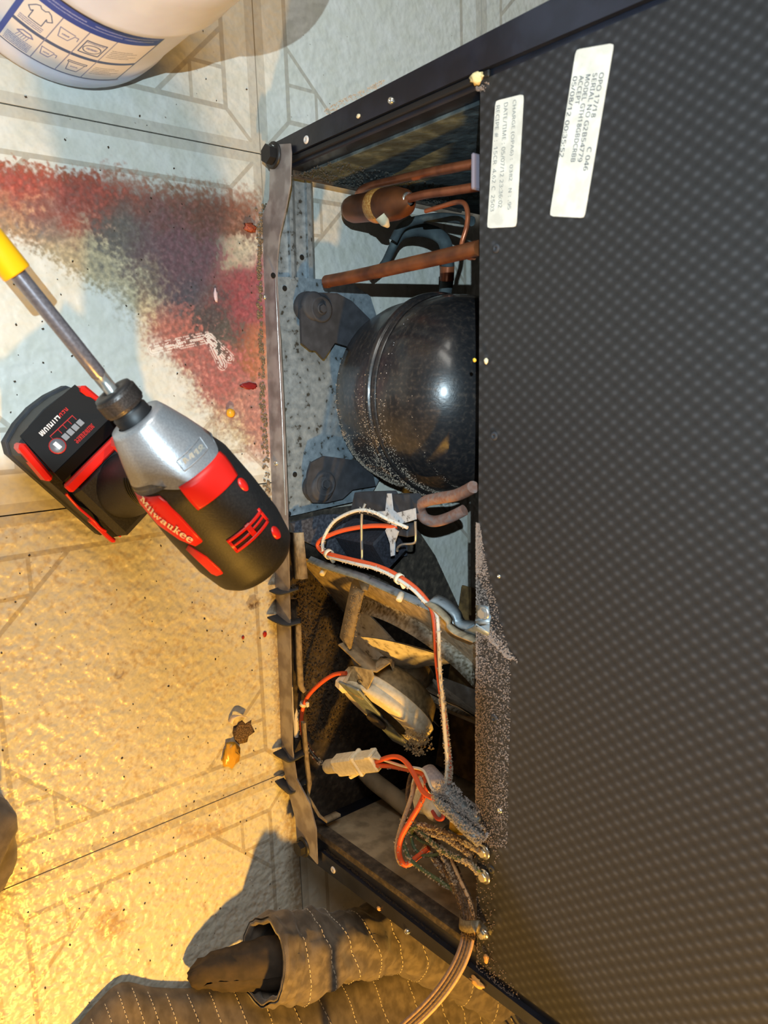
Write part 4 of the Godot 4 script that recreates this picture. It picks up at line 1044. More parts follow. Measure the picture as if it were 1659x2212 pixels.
	wire("brown_wire", "dust-matted brown wire crossing the tangle between the ground wires", [Vector3(0.6039, 0.18, -.02), Vector3(0.6046, 0.1967, -.018), Vector3(0.6056, 0.2149, -.014), Vector3(0.6064, 0.2255, -.01), Vector3(0.6117, 0.2363, -.006), Vector3(0.617, 0.248, -.002)], 0.0028, M.wire_brown, 500)
	wire("brown_wire", "dust-matted brown wire arching highest across the tangle", [Vector3(0.6004, 0.189, -.016), Vector3(0.5929, 0.2115, -.012), Vector3(0.5869, 0.2318, -.008), Vector3(0.5842, 0.2511, -.004), Vector3(0.5856, 0.2631, -.004)], 0.0024, M.wire_brown, 500)
	var cp := thing("cord_clamp", "grey metal clamp wrapped round the power cord at the panel edge", "clamp", Vector3(0.6376, 0.2667, 0.006))
	var cb := Mb.new()
	cb.ribbon(curve([Vector3(0.6395, 0.2558, 0.004), Vector3(0.6361, 0.2635, 0.011), Vector3(0.6325, 0.2723, 0.013), Vector3(0.6284, 0.28, 0.011), Vector3(0.6354, 0.2765, 0.004), Vector3(0.6397, 0.2781, 0.0015)], 4), (Vector3(0.6307, 0.2676, 0.006) - Vector3(0.6456, 0.2676, 0.008)), 0.0085, 0.0014)
	part("strap", cb.done(), mottled([[0.3, c8(96, 88, 74)], [0.7, c8(128, 118, 100)]], 0.04, 0.03, 0.5, 0.3), cp)
	part("bolt", hex_bolt(Vector3(0.6404, 0.2782, 0.0016), Vector3.BACK, 0.0030, 0.0036), M.bright, cp)
	# dusty oval cable loop at the panel edge
	var lp := thing("cable_loop", "oval metal cable loop furred with grey dust, at the panel edge above the ring terminals", "cable loop", Vector3(0.5515, 0.2454, -.002))
	var lb := Mb.new()
	var lpath := curve([Vector3(0.5504, 0.2706, -.004), Vector3(0.5501, 0.257, -.004), Vector3(0.5448, 0.2445, -.003), Vector3(0.5398, 0.2367, -.002), Vector3(0.5399, 0.2315, -.001), Vector3(0.5452, 0.2293, 0), Vector3(0.5487, 0.2345, 0.002), Vector3(0.5514, 0.2478, 0.003), Vector3(0.556, 0.2602, 0.003), Vector3(0.5599, 0.2713, 0.002), Vector3(0.5635, 0.2752, 0)], 5)
	lb.ribbon(lpath, Vector3(0.05, 0.25, 1.0), 0.012, 0.0026)
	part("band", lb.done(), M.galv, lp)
	scatter("lint", lint_mesh(), fluff_on_tube(lpath, 0.0062, 1800, 0.0014, 0.0034), M.grey_lint, lp)
	part("washer", disc(Vector3(0.5619, 0.2719, 0.001), Vector3.BACK, 0.0036, 0.0012), M.galv, lp)

# ---------------------------------------------------------------- stickers
func sticker(called: String, label: String, c: Array, lines: Array, m_ink: Material) -> void:
	var o := thing(called, label, "label", c[3])
	var x: Vector3 = (c[2] - c[3]).normalized()
	var q := []
	for i in 4:
		var p: Vector3 = c[i]
		var a: Vector3 = p + (c[(i + 3) % 4] - p).normalized() * 0.0028
		var b: Vector3 = p + (c[(i + 1) % 4] - p).normalized() * 0.0028
		q.append(a)
		q.append(a.lerp(p, 0.55).lerp(p.lerp(b, 0.45), 0.45))
		q.append(b.lerp(p, 0.55).lerp(p.lerp(a, 0.45), 0.25))
		q.append(b)
	part("paper", plate_mesh(q, 0.0004, Vector3.BACK), M.paper, o)
	for l in lines: letters("print", l[0], l[1], l[2], Vector3.UP, l[3], m_ink, o)

func stickers() -> void:
	sticker("serial_label", "white paper serial label with five printed lines, the higher of two on the panel", [Vector3(0.0275, 0.3433, -.0024), Vector3(0.0325, 0.3691, -.0024), Vector3(0.1244, 0.352, -.0024), Vector3(0.1187, 0.3262, -.0024)], [["OPO 17/18", Vector3(0.0459, 0.3617, -.0024), Vector3(0.0688, 0.3565, -.0024), 0.0031], ["C 046", Vector3(0.0848, 0.3547, -.0024), Vector3(0.0974, 0.3519, -.0024), 0.0031], ["SERIAL NO G2B54779", Vector3(0.0448, 0.3573, -.0024), Vector3(0.0915, 0.3478, -.0024), 0.0031], ["MODEL GTH18GBDCRBB", Vector3(0.0441, 0.3525, -.0024), Vector3(0.0904, 0.3428, -.0024), 0.0031], ["ACCEPT", Vector3(0.0432, 0.348, -.0024), Vector3(0.0584, 0.3449, -.0024), 0.0031], ["05/08/12 00:35:52", Vector3(0.0423, 0.3434, -.0024), Vector3(0.0857, 0.3342, -.0024), 0.0031]], M.ink)
	sticker("charge_label", "white paper label with three faint printed lines, the lower of two beside the panel edge", [Vector3(0.0382, 0.2808, -.0024), Vector3(0.0407, 0.3043, -.0024), Vector3(0.1205, 0.2995, -.0024), Vector3(0.1171, 0.2741, -.0024)], [["CHARGE (OPA6) :  0382   N : .95", Vector3(0.0422, 0.2968, -.0024), Vector3(0.1086, 0.2931, -.0024), 0.0032], ["DATE/TIME : 05/07/12 23:36:02", Vector3(0.0419, 0.2899, -.0024), Vector3(0.106, 0.2855, -.0024), 0.0032], ["RECIPE # :  15CR  4.62 C  2503", Vector3(0.0417, 0.2832, -.0024), Vector3(0.1071, 0.2786, -.0024), 0.0032]], M.faded_ink)

# ---------------------------------------------------------------- bucket
func stroke(im: Image, p: Array, w: float, c: Color) -> void:
	for k in p.size() - 1:
		var a: Vector2 = p[k]
		var b: Vector2 = p[k + 1]
		var lo := Vector2i(maxi(int(minf(a.x, b.x) - w), 0), maxi(int(minf(a.y, b.y) - w), 0))
		var hi := Vector2i(mini(int(maxf(a.x, b.x) + w) + 1, im.get_width() - 1), mini(int(maxf(a.y, b.y) + w) + 1, im.get_height() - 1))
		for y in range(lo.y, hi.y + 1):
			for x in range(lo.x, hi.x + 1):
				if Geometry2D.get_closest_point_to_segment(Vector2(x, y), a, b).distance_to(Vector2(x, y)) <= w / 2.0: im.set_pixel(x, y, c)

func scribble(im: Image, x0: int, y0: int, x1: int, h: int, c: Color) -> void:
	var x := x0
	while x < x1:
		var w := rng.randi_range(3, 9)
		im.fill_rect(Rect2i(x, y0 + rng.randi_range(0, 1), mini(w, x1 - x), h), c)
		x += w + rng.randi_range(1, 3)

func bucket() -> void:
	var at := Vector3(-0.105, 0, 0.18)
	var o := thing("bucket", "white plastic bucket with a blue-framed pictogram label, on the floor in the upper corner", "bucket", at)
	var m := mottled([[0.3, c8(204, 208, 226)], [0.7, c8(216, 220, 236)]], 0.01, 0.2, 0.38)
	m.subsurf_scatter_enabled = true
	m.subsurf_scatter_strength = 0.15
	part("body", lathe_mesh([Vector2(0, 0.002), Vector2(0.084, 0.001), Vector2(0.090, 0.002), Vector2(0.0945, 0.006), Vector2(0.096, 0.012), Vector2(0.0962, 0.024), Vector2(0.0952, 0.026), Vector2(0.0952, 0.119), Vector2(0.0965, 0.121), Vector2(0.0985, 0.124), Vector2(0.0985, 0.13), Vector2(0.0975, 0.135), Vector2(0.098, 0.17), Vector2(0.098, 0.212), Vector2(0.097, 0.214)], 96, at), m, o)
	part("lid", lathe_mesh([Vector2(0.096, 0.212), Vector2(0.1005, 0.212), Vector2(0.1010, 0.216), Vector2(0.1005, 0.222), Vector2(0.097, 0.2235), Vector2(0.094, 0.222), Vector2(0.092, 0.219), Vector2(0, 0.219)], 72, at), m, o)
	# printed label; u runs round the bucket, v up
	var w := 1024
	var h := 512
	var im := Image.create_empty(w, h, false, Image.FORMAT_RGB8)
	im.fill(c8(226, 222, 224))
	var blue := c8(44, 66, 160)
	var navy := c8(70, 84, 130)
	var pale := c8(120, 126, 176)
	im.fill_rect(Rect2i(0, 0, w, 96), blue)
	im.fill_rect(Rect2i(0, 0, w, 8), c8(30, 40, 110))
	im.fill_rect(Rect2i(0, 0, 40, h), blue)
	im.fill_rect(Rect2i(w - 14, 0, 14, h), navy)
	im.fill_rect(Rect2i(0, h - 9, w, 9), navy)
	im.fill_rect(Rect2i(40, 300, w - 40, 24), navy)
	for x in [283, 480, 690]: im.fill_rect(Rect2i(x, 96, 8, h - 96), c8(128, 130, 168))
	for q in [[60, 30, 420, 9], [60, 52, 700, 7], [480, 30, 980, 7], [720, 54, 960, 7]]: scribble(im, q[0], q[1], q[2], q[3], c8(150, 160, 214))
	# shirt with a line of print
	var shirt := [[75, 170], [110, 130], [135, 118], [150, 132], [180, 132], [196, 118], [222, 130], [255, 170], [226, 190], [214, 176], [214, 240], [116, 240], [116, 176], [104, 190], [75, 170]].map(func(k): return Vector2(k[0], k[1]))
	stroke(im, shirt, 7, navy)
	for k in 3: scribble(im, 60, 252 + k * 14, 240, 8, pale)
	# rinsing hand over water
	stroke(im, [Vector2(110, 372), Vector2(140, 346), Vector2(200, 346), Vector2(226, 366), Vector2(180, 376), Vector2(110, 372)], 10, pale)
	for k in 5: stroke(im, [Vector2(130 + k * 18, 376), Vector2(116 + k * 20, 412)], 5, pale)
	for k in 6: scribble(im, 60, 420 + k * 13, 252, 8, pale)
	# tubs, washer and basin
	for q in [[310, 160, 1.0], [300, 370, 0.85]]:
		var s: float = q[2]
		var b := Vector2(q[0], q[1])
		stroke(im, [b, b + Vector2(24, 70) * s, b + Vector2(96, 70) * s, b + Vector2(118, 18) * s, b + Vector2(146, 18) * s, b + Vector2(150, 44) * s], 7, pale)
		stroke(im, [b, b + Vector2(116, 8) * s], 7, pale)
		scribble(im, int(b.x + 36 * s), int(b.y + 34 * s), int(b.x + 90 * s), 12, pale)
	stroke(im, [Vector2(510, 160), Vector2(664, 160), Vector2(664, 268), Vector2(510, 268), Vector2(510, 160)], 8, navy)
	var ring := []
	for k in 25: ring.append(Vector2(587 + 66 * cos(TAU * k / 24), 222 + 34 * sin(TAU * k / 24)))
	stroke(im, ring, 7, navy)
	scribble(im, 545, 214, 632, 16, pale)
	scribble(im, 520, 168, 650, 8, pale)
	stroke(im, [Vector2(510, 372), Vector2(656, 372), Vector2(656, 386), Vector2(510, 386), Vector2(510, 372)], 6, navy)
	stroke(im, [Vector2(520, 386), Vector2(542, 462), Vector2(626, 462), Vector2(648, 386)], 6, navy)
	scribble(im, 556, 418, 612, 10, pale)
	for q in [[720, 180], [720, 370]]:
		for k in 5: scribble(im, q[0], q[1] + k * 17, q[0] + [170, 220, 150, 236, 190][k], 7, c8(140, 140, 150))
	var lm := plain(Color.WHITE, 0.4)
	lm.albedo_texture = ImageTexture.create_from_image(im)
	var b2 := Mb.new()
	b2.lathe([Vector2(0.0955, 0.0285), Vector2(0.0955, 0.118)], 48, at, Basis.IDENTITY, deg_to_rad(56), deg_to_rad(110), Vector2.ONE)
	part("printed_label", b2.done(), lm, o)

# ---------------------------------------------------------------- impact driver
const DO := Vector3(0.277, 0, 0.187)
const DF := Vector3(-0.7507, 0, 0.6606)
const DW := Vector3(0.6606, 0, 0.7507)

func dp(f: float, y: float, w: float) -> Vector3:
	return DO + DF * f + Vector3(0, y, 0) + DW * w

# a point on the barrel: f along the axis (nose positive), a in degrees from the top towards the left hand side
func barrel(f: float, a: float, lift := 0.0) -> Vector3:
	var prof := [[-0.102, 0.0], [-0.1012, 0.016], [-0.097, 0.0265], [-0.09, 0.0318], [-0.07, 0.0352], [-0.04, 0.0356], [-0.01, 0.0342], [-0.005, 0.0327], [0.02, 0.0248], [0.034, 0.0196], [0.04, 0.0168]]
	var r := 0.0
	for k in prof.size() - 1:
		if f >= prof[k][0] and f <= prof[k + 1][0]: r = lerpf(prof[k][1], prof[k + 1][1], (f - prof[k][0]) / (prof[k + 1][0] - prof[k][0]))
	r += lift
	var ax := (DF - DW * 0.045).normalized()
	var sd := ax.cross(Vector3.UP).normalized()
	if sd.dot(DW) < 0: sd = -sd
	var t := deg_to_rad(a)
	return dp(-0.03, 0.165, -0.0065) + ax * (f + 0.03) + Vector3.UP * cos(t) * r + sd * sin(t) * r

func skin(f0: float, f1: float, a0: float, a1: float, lift: float, nf := 14, na := 24) -> Array:
	var rows := []
	for i in nf + 1:
		var row := []
		for j in na + 1: row.append(barrel(lerpf(f0, f1, float(i) / nf), lerpf(a0, a1, float(j) / na), lift))
		rows.append(row)
	return rows

func panel_on(fs: Array, lift: float, th: float) -> ArrayMesh:
	# fs: rows of [f at the left angle, left angle, f at the right angle, right angle]
	var rows := []
	for q in fs:
		var row := []
		for j in 17:
			var t := j / 16.0
			row.append(barrel(lerpf(q[0], q[2], t), lerpf(q[1], q[3], t), lift))
		rows.append(row)
	var low := []
	for q in fs:
		var row := []
		for j in 17:
			var t := j / 16.0
			row.append(barrel(lerpf(q[0], q[2], t), lerpf(q[1], q[3], t), lift - th))
		low.append(row)
	var b := Mb.new()
	b.grid(rows)
	b.grid([rows[0], low[0]], true)
	b.grid([rows[-1], low[-1]])
	var l := [[], []]
	var r := [[], []]
	for i in rows.size():
		l[0].append(rows[i][0])
		l[1].append(low[i][0])
		r[0].append(rows[i][-1])
		r[1].append(low[i][-1])
	b.grid(l)
	b.grid(r, true)
	return b.done()

func impact_driver() -> void:
	var o := thing("impact_driver", "red and black cordless impact driver with a silver nose, standing on its battery", "power tool", DO)
	var ax := (DF - DW * 0.045).normalized()
	var nose := mottled([[0.3, c8(150, 152, 156)], [0.7, c8(166, 168, 172)]], 0.06, 0.03, 0.34, 0.55, 0.08)
	var b := Mb.new()
	var rows := []
	for q in [0.0402, 0.040, 0.037, 0.034, 0.027, 0.02, 0.010, 0.002, -0.002, -0.004]:
		var row := []
		for j in 65:
			var a := 360.0 * j / 64.0
			var f: float = q
			if q <= -0.002: f = q + 0.010 * clampf((absf(wrapf(a + 4, -180, 180)) - 32.0) / 30.0, 0.0, 1.0) * 1.0
			row.append(barrel(minf(f, 0.04), a, 0.0012 if q < 0.0401 else -0.004))
		rows.append(row)
	b.grid(rows)
	part("nose_housing", b.done(), nose, o)
	b = Mb.new()
	b.grid(skin(0.012, -0.1019, 0, 360, 0.0, 40, 64))
	part("motor_housing", b.done(), M.tool_black, o)
	# collar that grips the bit
	var c0 := barrel(0.04, 0, -0.0168)
	var bs := along(ax)
	part("collar_neck", lathe_mesh([Vector2(0.012, -0.001), Vector2(0.0118, 0.006), Vector2(0.0105, 0.007), Vector2(0.0105, 0.010)], 32, c0, bs), M.black_plastic, o)
	var kn := Mb.new()
	var kr := []
	for i in 15:
		var row := []
		for j in 73:
			var a := TAU * j / 72
			var dm := (0.0004 if (i + j) % 2 == 0 else 0.0) if i > 1 and i < 13 else -0.0006
			row.append(c0 + bs * Vector3(sin(a) * (0.0135 + dm), 0.009 + 0.012 * i / 14.0, cos(a) * (0.0135 + dm)))
		kr.append(row)
	kn.grid(kr)
	part("knurled_collar", kn.done(), mottled([[0.3, c8(52, 48, 46)], [0.7, c8(78, 72, 70)]], 0.05, 0.02, 0.4, 0.5), o)
	part("collar_face", lathe_mesh([Vector2(0.0130, 0.0205), Vector2(0.0125, 0.0222), Vector2(0.006, 0.0228), Vector2(0.0045, 0.019)], 32, c0, bs), M.black_plastic, o)
	# red top plate, vents and side badges
	part("red_plate", panel_on([[-0.0015, 30, -0.0045, -37], [-0.006, 30, -0.009, -36], [-0.013, 30, -0.0155, -34], [-0.0195, 29.5, -0.0222, -31], [-0.0205, 29, -0.0232, -30]], 0.0016, 0.003), M.red, o)
	part("vent_frame", panel_on([[-0.0497, 28, -0.0518, -24], [-0.0518, 28, -0.0538, -24]], 0.0010, 0.002), M.red, o)
	part("vent_frame", panel_on([[-0.0594, 27.5, -0.0606, -23], [-0.0614, 27, -0.0626, -22.5]], 0.0010, 0.002), M.red, o)
	for q in [[28, 25], [4, -2], [-21, -24]]:
		part("vent_frame", panel_on([[-0.0500, q[0], -0.0502, q[1]], [-0.0612, q[0], -0.0614, q[1]]], 0.0009, 0.002), M.red, o)
	for q in [[25, 4], [-2, -21]]:
		part("vent_bar", panel_on([[-0.0552, q[0], -0.0556, q[1]], [-0.0568, q[0], -0.0572, q[1]]], 0.0006, 0.002), M.red, o)
		part("vent_opening", panel_on([[-0.0515, q[0], -0.0530, q[1]], [-0.0600, q[0], -0.0610, q[1]]], 0.0003, 0.001), plain(c8(40, 6, 6), 0.9), o)
	for q in [[-0.031, -29], [-0.0725, -22]]:
		var p := barrel(q[0], q[1], 0.0)
		var nrm := (barrel(q[0], q[1], 0.01) - p).normalized()
		var bb := Basis(ax * 1.5, nrm, ax.cross(nrm))
		part("red_oval", lathe_mesh([Vector2(0.0036, -0.001), Vector2(0.0034, 0.0008), Vector2(0.0022, 0.0015), Vector2(0, 0.0018)], 20, p, bb), M.red, o)
	part("side_badge", panel_on([[0.004, 100, -0.001, 56], [-0.004, 100, -0.006, 52], [-0.02, 86, -0.018, 49], [-0.034, 70, -0.032, 48], [-0.042, 58, -0.041, 48]], 0.0014, 0.003), M.red, o)
	part("side_badge", panel_on([[-0.043, 74, -0.040, 66], [-0.056, 72, -0.054, 58], [-0.068, 70, -0.066, 56], [-0.071, 66, -0.0705, 57]], 0.0010, 0.003), M.red, o)
	# lettering
	var ltr := func(text: String, f0: float, a0: float, f1: float, a1: float, lift: float, hgt: float, m: Material, serif: bool) -> void:
		var wide := {"i": 0.5, "l": 0.5, "1": 0.75, "M": 1.5, "m": 1.5, "w": 1.3}
		var total := 0.0
		for k in text: total += wide.get(k, 1.0)
		var run := 0.0
		for k in text:
			var t0 := (run + 0.06) / total
			run += wide.get(k, 1.0)
			var t1 := (run - 0.06) / total
			var p := barrel(lerpf(f0, f1, t0), lerpf(a0, a1, t0), lift)
			var q := barrel(lerpf(f0, f1, t1), lerpf(a0, a1, t1), lift)
			var fm := lerpf(f0, f1, (t0 + t1) / 2)
			var am := lerpf(a0, a1, (t0 + t1) / 2)
			var nn := (barrel(fm, am, lift + 0.01) - barrel(fm, am, lift)).normalized()
			var tall: float = hgt if k in "Mlkib18" else hgt * 0.68
			var up := nn.cross((q - p).normalized())
			var drop := up * (tall - hgt) / 2.0
			letters("lettering", k, p + drop, q + drop, up, tall, m, o, true, serif)
	ltr.call("M18", 0.0078, 8.0, 0.0055, -27.0, 0.0015, 0.0052, plain(c8(196, 192, 180), 0.4, 0.5), false)
	for q in [[[0.0115, 13], [0.0105, -36]], [[0.0040, 14], [0.0026, -28]], [[0.0115, 13], [0.0040, 14]], [[0.0105, -36], [0.0026, -28]]]:
		var pl := []
		for k in 9: pl.append(barrel(lerpf(q[0][0], q[1][0], k / 8.0), lerpf(q[0][1], q[1][1], k / 8.0), 0.0013))
		b = Mb.new()
		b.tube(pl, 0.0005, 6)
		part("badge_frame", b.done(), nose, o)
	ltr.call("Milwaukee", 0.002, 82.0, -0.037, 54.0, 0.0022, 0.0066, plain(c8(226, 220, 214), 0.5), true)
	# handle from the barrel down to the battery foot
	var hr := []
	for q in [[0.05, -0.026, 0.026, 0.029], [0.056, -0.026, 0.0255, 0.028], [0.064, -0.025, 0.0235, 0.0235], [0.075, -0.023, 0.022, 0.0195], [0.09, -0.021, 0.0215, 0.0172], [0.115, -0.020, 0.0215, 0.0168], [0.140, -0.020, 0.025, 0.020], [0.152, -0.019, 0.029, 0.024]]:
		var row := []
		for j in 41:
			var a := TAU * j / 40
			row.append(dp(q[1] + sin(a) * q[2], q[0], -0.004 + cos(a) * q[3]))
		hr.append(row)
	b = Mb.new()
	b.grid(hr, true)
	part("handle", b.done(), M.tool_black, o)
	for k in 8:
		var gr := []
		for j in 13:
			var a := lerpf(-0.9, 0.9, j / 12.0)
			gr.append(dp(-0.0205 + sin(a) * 0.0217, 0.098 + k * 0.0042, -0.004 + cos(a) * 0.0178))
		b = Mb.new()
		b.tube(gr, 0.0007, 5)
		part("grip_rib", b.done(), M.black_plastic, o)
	part("trigger", box_mesh(dp(0.022, 0.128, -0.005), Vector3(0.014, 0.026, 0.015), 0.004, Basis(DF, Vector3.UP, DF.cross(Vector3.UP))), M.red, o)
	# battery foot
	var fb := Basis(DF, Vector3.UP, DF.cross(Vector3.UP))
	var outline := func(y: float, grow: float) -> Array:
		var p := []
		for q in [[-0.058, -0.026], [-0.052, -0.034], [0.044, -0.036], [0.052, -0.032], [0.0565, -0.016], [0.058, 0.0], [0.0565, 0.016], [0.052, 0.032], [0.044, 0.037], [-0.052, 0.035], [-0.058, 0.027]]:
			p.append(dp(q[0] * (1 + grow), y, q[1] * (1 + grow)))
		return p
	b = Mb.new()
	b.plate(outline.call(0.012, 0.0), 0.0115, Vector3.UP)
	b.plate(outline.call(0.0135, -0.02), 0.002, Vector3.UP)
	part("battery_base", b.done(), M.rubber, o)
	b = Mb.new()
	b.plate(outline.call(0.040, -0.03), 0.027, Vector3.UP)
	part("battery_body", b.done(), M.tool_black, o)
	# sloping front face that carries the print
	var face_m := plain(c8(16, 15, 16), 0.42)
	face_m.metallic_specular = 0.25
	var face := [dp(0.054, 0.041, 0.026), dp(0.0555, 0.041, 0.0), dp(0.054, 0.041, -0.030), dp(0.022, 0.056, -0.031), dp(0.022, 0.056, 0.031)]
	b = Mb.new()
	b.plate([face[0], face[1], face[2], face[3], face[4]], 0.006, Vector3.UP)
	b.plate([dp(0.0215, 0.0565, 0.031), dp(0.0215, 0.0565, -0.031), dp(0.012, 0.053, -0.031), dp(0.012, 0.053, 0.031)], 0.008, Vector3.UP)
	part("battery_face", b.done(), face_m, o)
	part("battery_latch", box_mesh(dp(0.034, 0.040, 0.033), Vector3(0.034, 0.016, 0.006), 0.002, fb * Basis(Vector3.UP, -0.12)), M.red, o)
	part("battery_latch", box_mesh(dp(0.034, 0.040, -0.033), Vector3(0.034, 0.016, 0.006), 0.002, fb * Basis(Vector3.UP, 0.12)), M.red, o)
	part("red_band", box_mesh(dp(0.006, 0.054, 0.0), Vector3(0.008, 0.006, 0.066), 0.0015, fb), M.red, o)
	part("red_line", tube_mesh([dp(0.002, 0.046, 0.0345), dp(-0.012, 0.043, 0.0352), dp(-0.028, 0.046, 0.0352), dp(-0.04, 0.04, 0.0345), dp(-0.056, 0.036, 0.028)], 0.0011, 7), M.red, o)
	part("foot_plate", box_mesh(dp(-0.026, 0.0465, 0.0), Vector3(0.058, 0.014, 0.062), 0.005, fb), M.tool_black, o)
	part("red_foot", box_mesh(dp(-0.042, 0.034, 0.0345), Vector3(0.028, 0.008, 0.004), 0.0015, fb), M.red, o)
	var fx := func(t: float, s: float) -> Vector3: return face[4].lerp(face[0], t).lerp(face[3].lerp(face[2], t), s) + Vector3(0, 0.0004, 0)
	var white := plain(c8(222, 222, 226), 0.5)
	var red_ink := plain(c8(176, 34, 34), 0.5)
	var nrm := -DF
	letters("lettering", "LITHIUM", fx.call(0.72, 0.53), fx.call(0.72, 0.20), nrm, 0.0052, white, o, true)
	letters("lettering", "RED", fx.call(0.72, 0.68), fx.call(0.72, 0.54), nrm, 0.0050, red_ink, o, true)
	letters("lettering", "Milwaukee", fx.call(0.12, 0.74), fx.call(0.12, 0.44), nrm, 0.0052, red_ink, o, true, true)
	for k in 4: part("charge_mark", box_mesh(fx.call(0.36, 0.40 + k * 0.085), Vector3(0.0048, 0.0005, 0.0042), 0.0001, fb * Basis(Vector3.BACK, -0.43)), plain(c8(122, 122, 126), 0.5), o)
	part("charge_line", tube_mesh([fx.call(0.42, 0.27), fx.call(0.58, 0.27), fx.call(0.58, 0.66)], 0.0004, 5, 1), red_ink, o)
	for k in 4: part("charge_line", tube_mesh([fx.call(0.46, 0.40 + k * 0.085), fx.call(0.58, 0.40 + k * 0.085)], 0.0003, 5, 1), red_ink, o)
	var bn: Vector3 = (face[0] - face[4]).cross(face[3] - face[4]).normalized()
	if bn.y < 0: bn = -bn
	part("charge_button", disc(fx.call(0.34, 0.25), bn, 0.0062, 0.0008), red_ink, o)
	part("charge_button", disc(fx.call(0.34, 0.25), bn, 0.0055, 0.0012), plain(c8(96, 96, 102), 0.4), o)
	part("button_mark", box_mesh(fx.call(0.34, 0.25) + bn * 0.0013, Vector3(0.006, 0.0004, 0.003), 0.0001, fb * Basis(Vector3.BACK, -0.43)), white, o)
	# the long driver bit in the collar
	var tip := c0 + ax * 0.018
	var dirb := (Vector3(0.1579, 0.165, 0.2694) - tip).normalized()
	var bit := thing("driver_bit", "long grey steel driver bit with a yellow sleeve, held in the impact driver's collar", "driver bit", tip)
	var d1 := tip.distance_to(Vector3(0.1579, 0.165, 0.2694))
	var steel := mottled([[0.3, c8(116, 112, 118)], [0.7, c8(138, 134, 140)]], 0.04, 0.03, 0.32, 0.6)
	var bbs := along(dirb)
	part("shank", lathe_mesh([Vector2(0.0042, 0.0), Vector2(0.0042, 0.008), Vector2(0.0036, 0.009), Vector2(0.0036, 0.014), Vector2(0.0042, 0.016)], 6, tip, bbs), M.zinc, bit)
	part("shaft", lathe_mesh([Vector2(0.0030, 0.014), Vector2(0.0046, 0.017), Vector2(0.0047, d1 * 0.5), Vector2(0.0047, d1 + 0.004)], 24, tip, bbs), steel, bit)
	part("yellow_sleeve", lathe_mesh([Vector2(0.0047, d1), Vector2(0.0082, d1 + 0.0003), Vector2(0.0086, d1 + 0.001), Vector2(0.0086, d1 + 0.07), Vector2(0.0080, d1 + 0.072), Vector2(0, d1 + 0.072)], 28, tip, bbs), plain(c8(236, 176, 10), 0.4), bit)

# ---------------------------------------------------------------- jacket
func dashes(st: Array, nrm: Array, b: Mb, r: float) -> void:
	for i in range(0, st.size() - 1, 1):
		var a: Vector3 = st[i].lerp(st[i + 1], 0.2)
		var e: Vector3 = st[i].lerp(st[i + 1], 0.8)
		b.tube([a + nrm[i] * r * 0.6, (a + e) / 2 + nrm[i] * r * 1.3, e + nrm[i] * r * 0.6], r, 4, false)

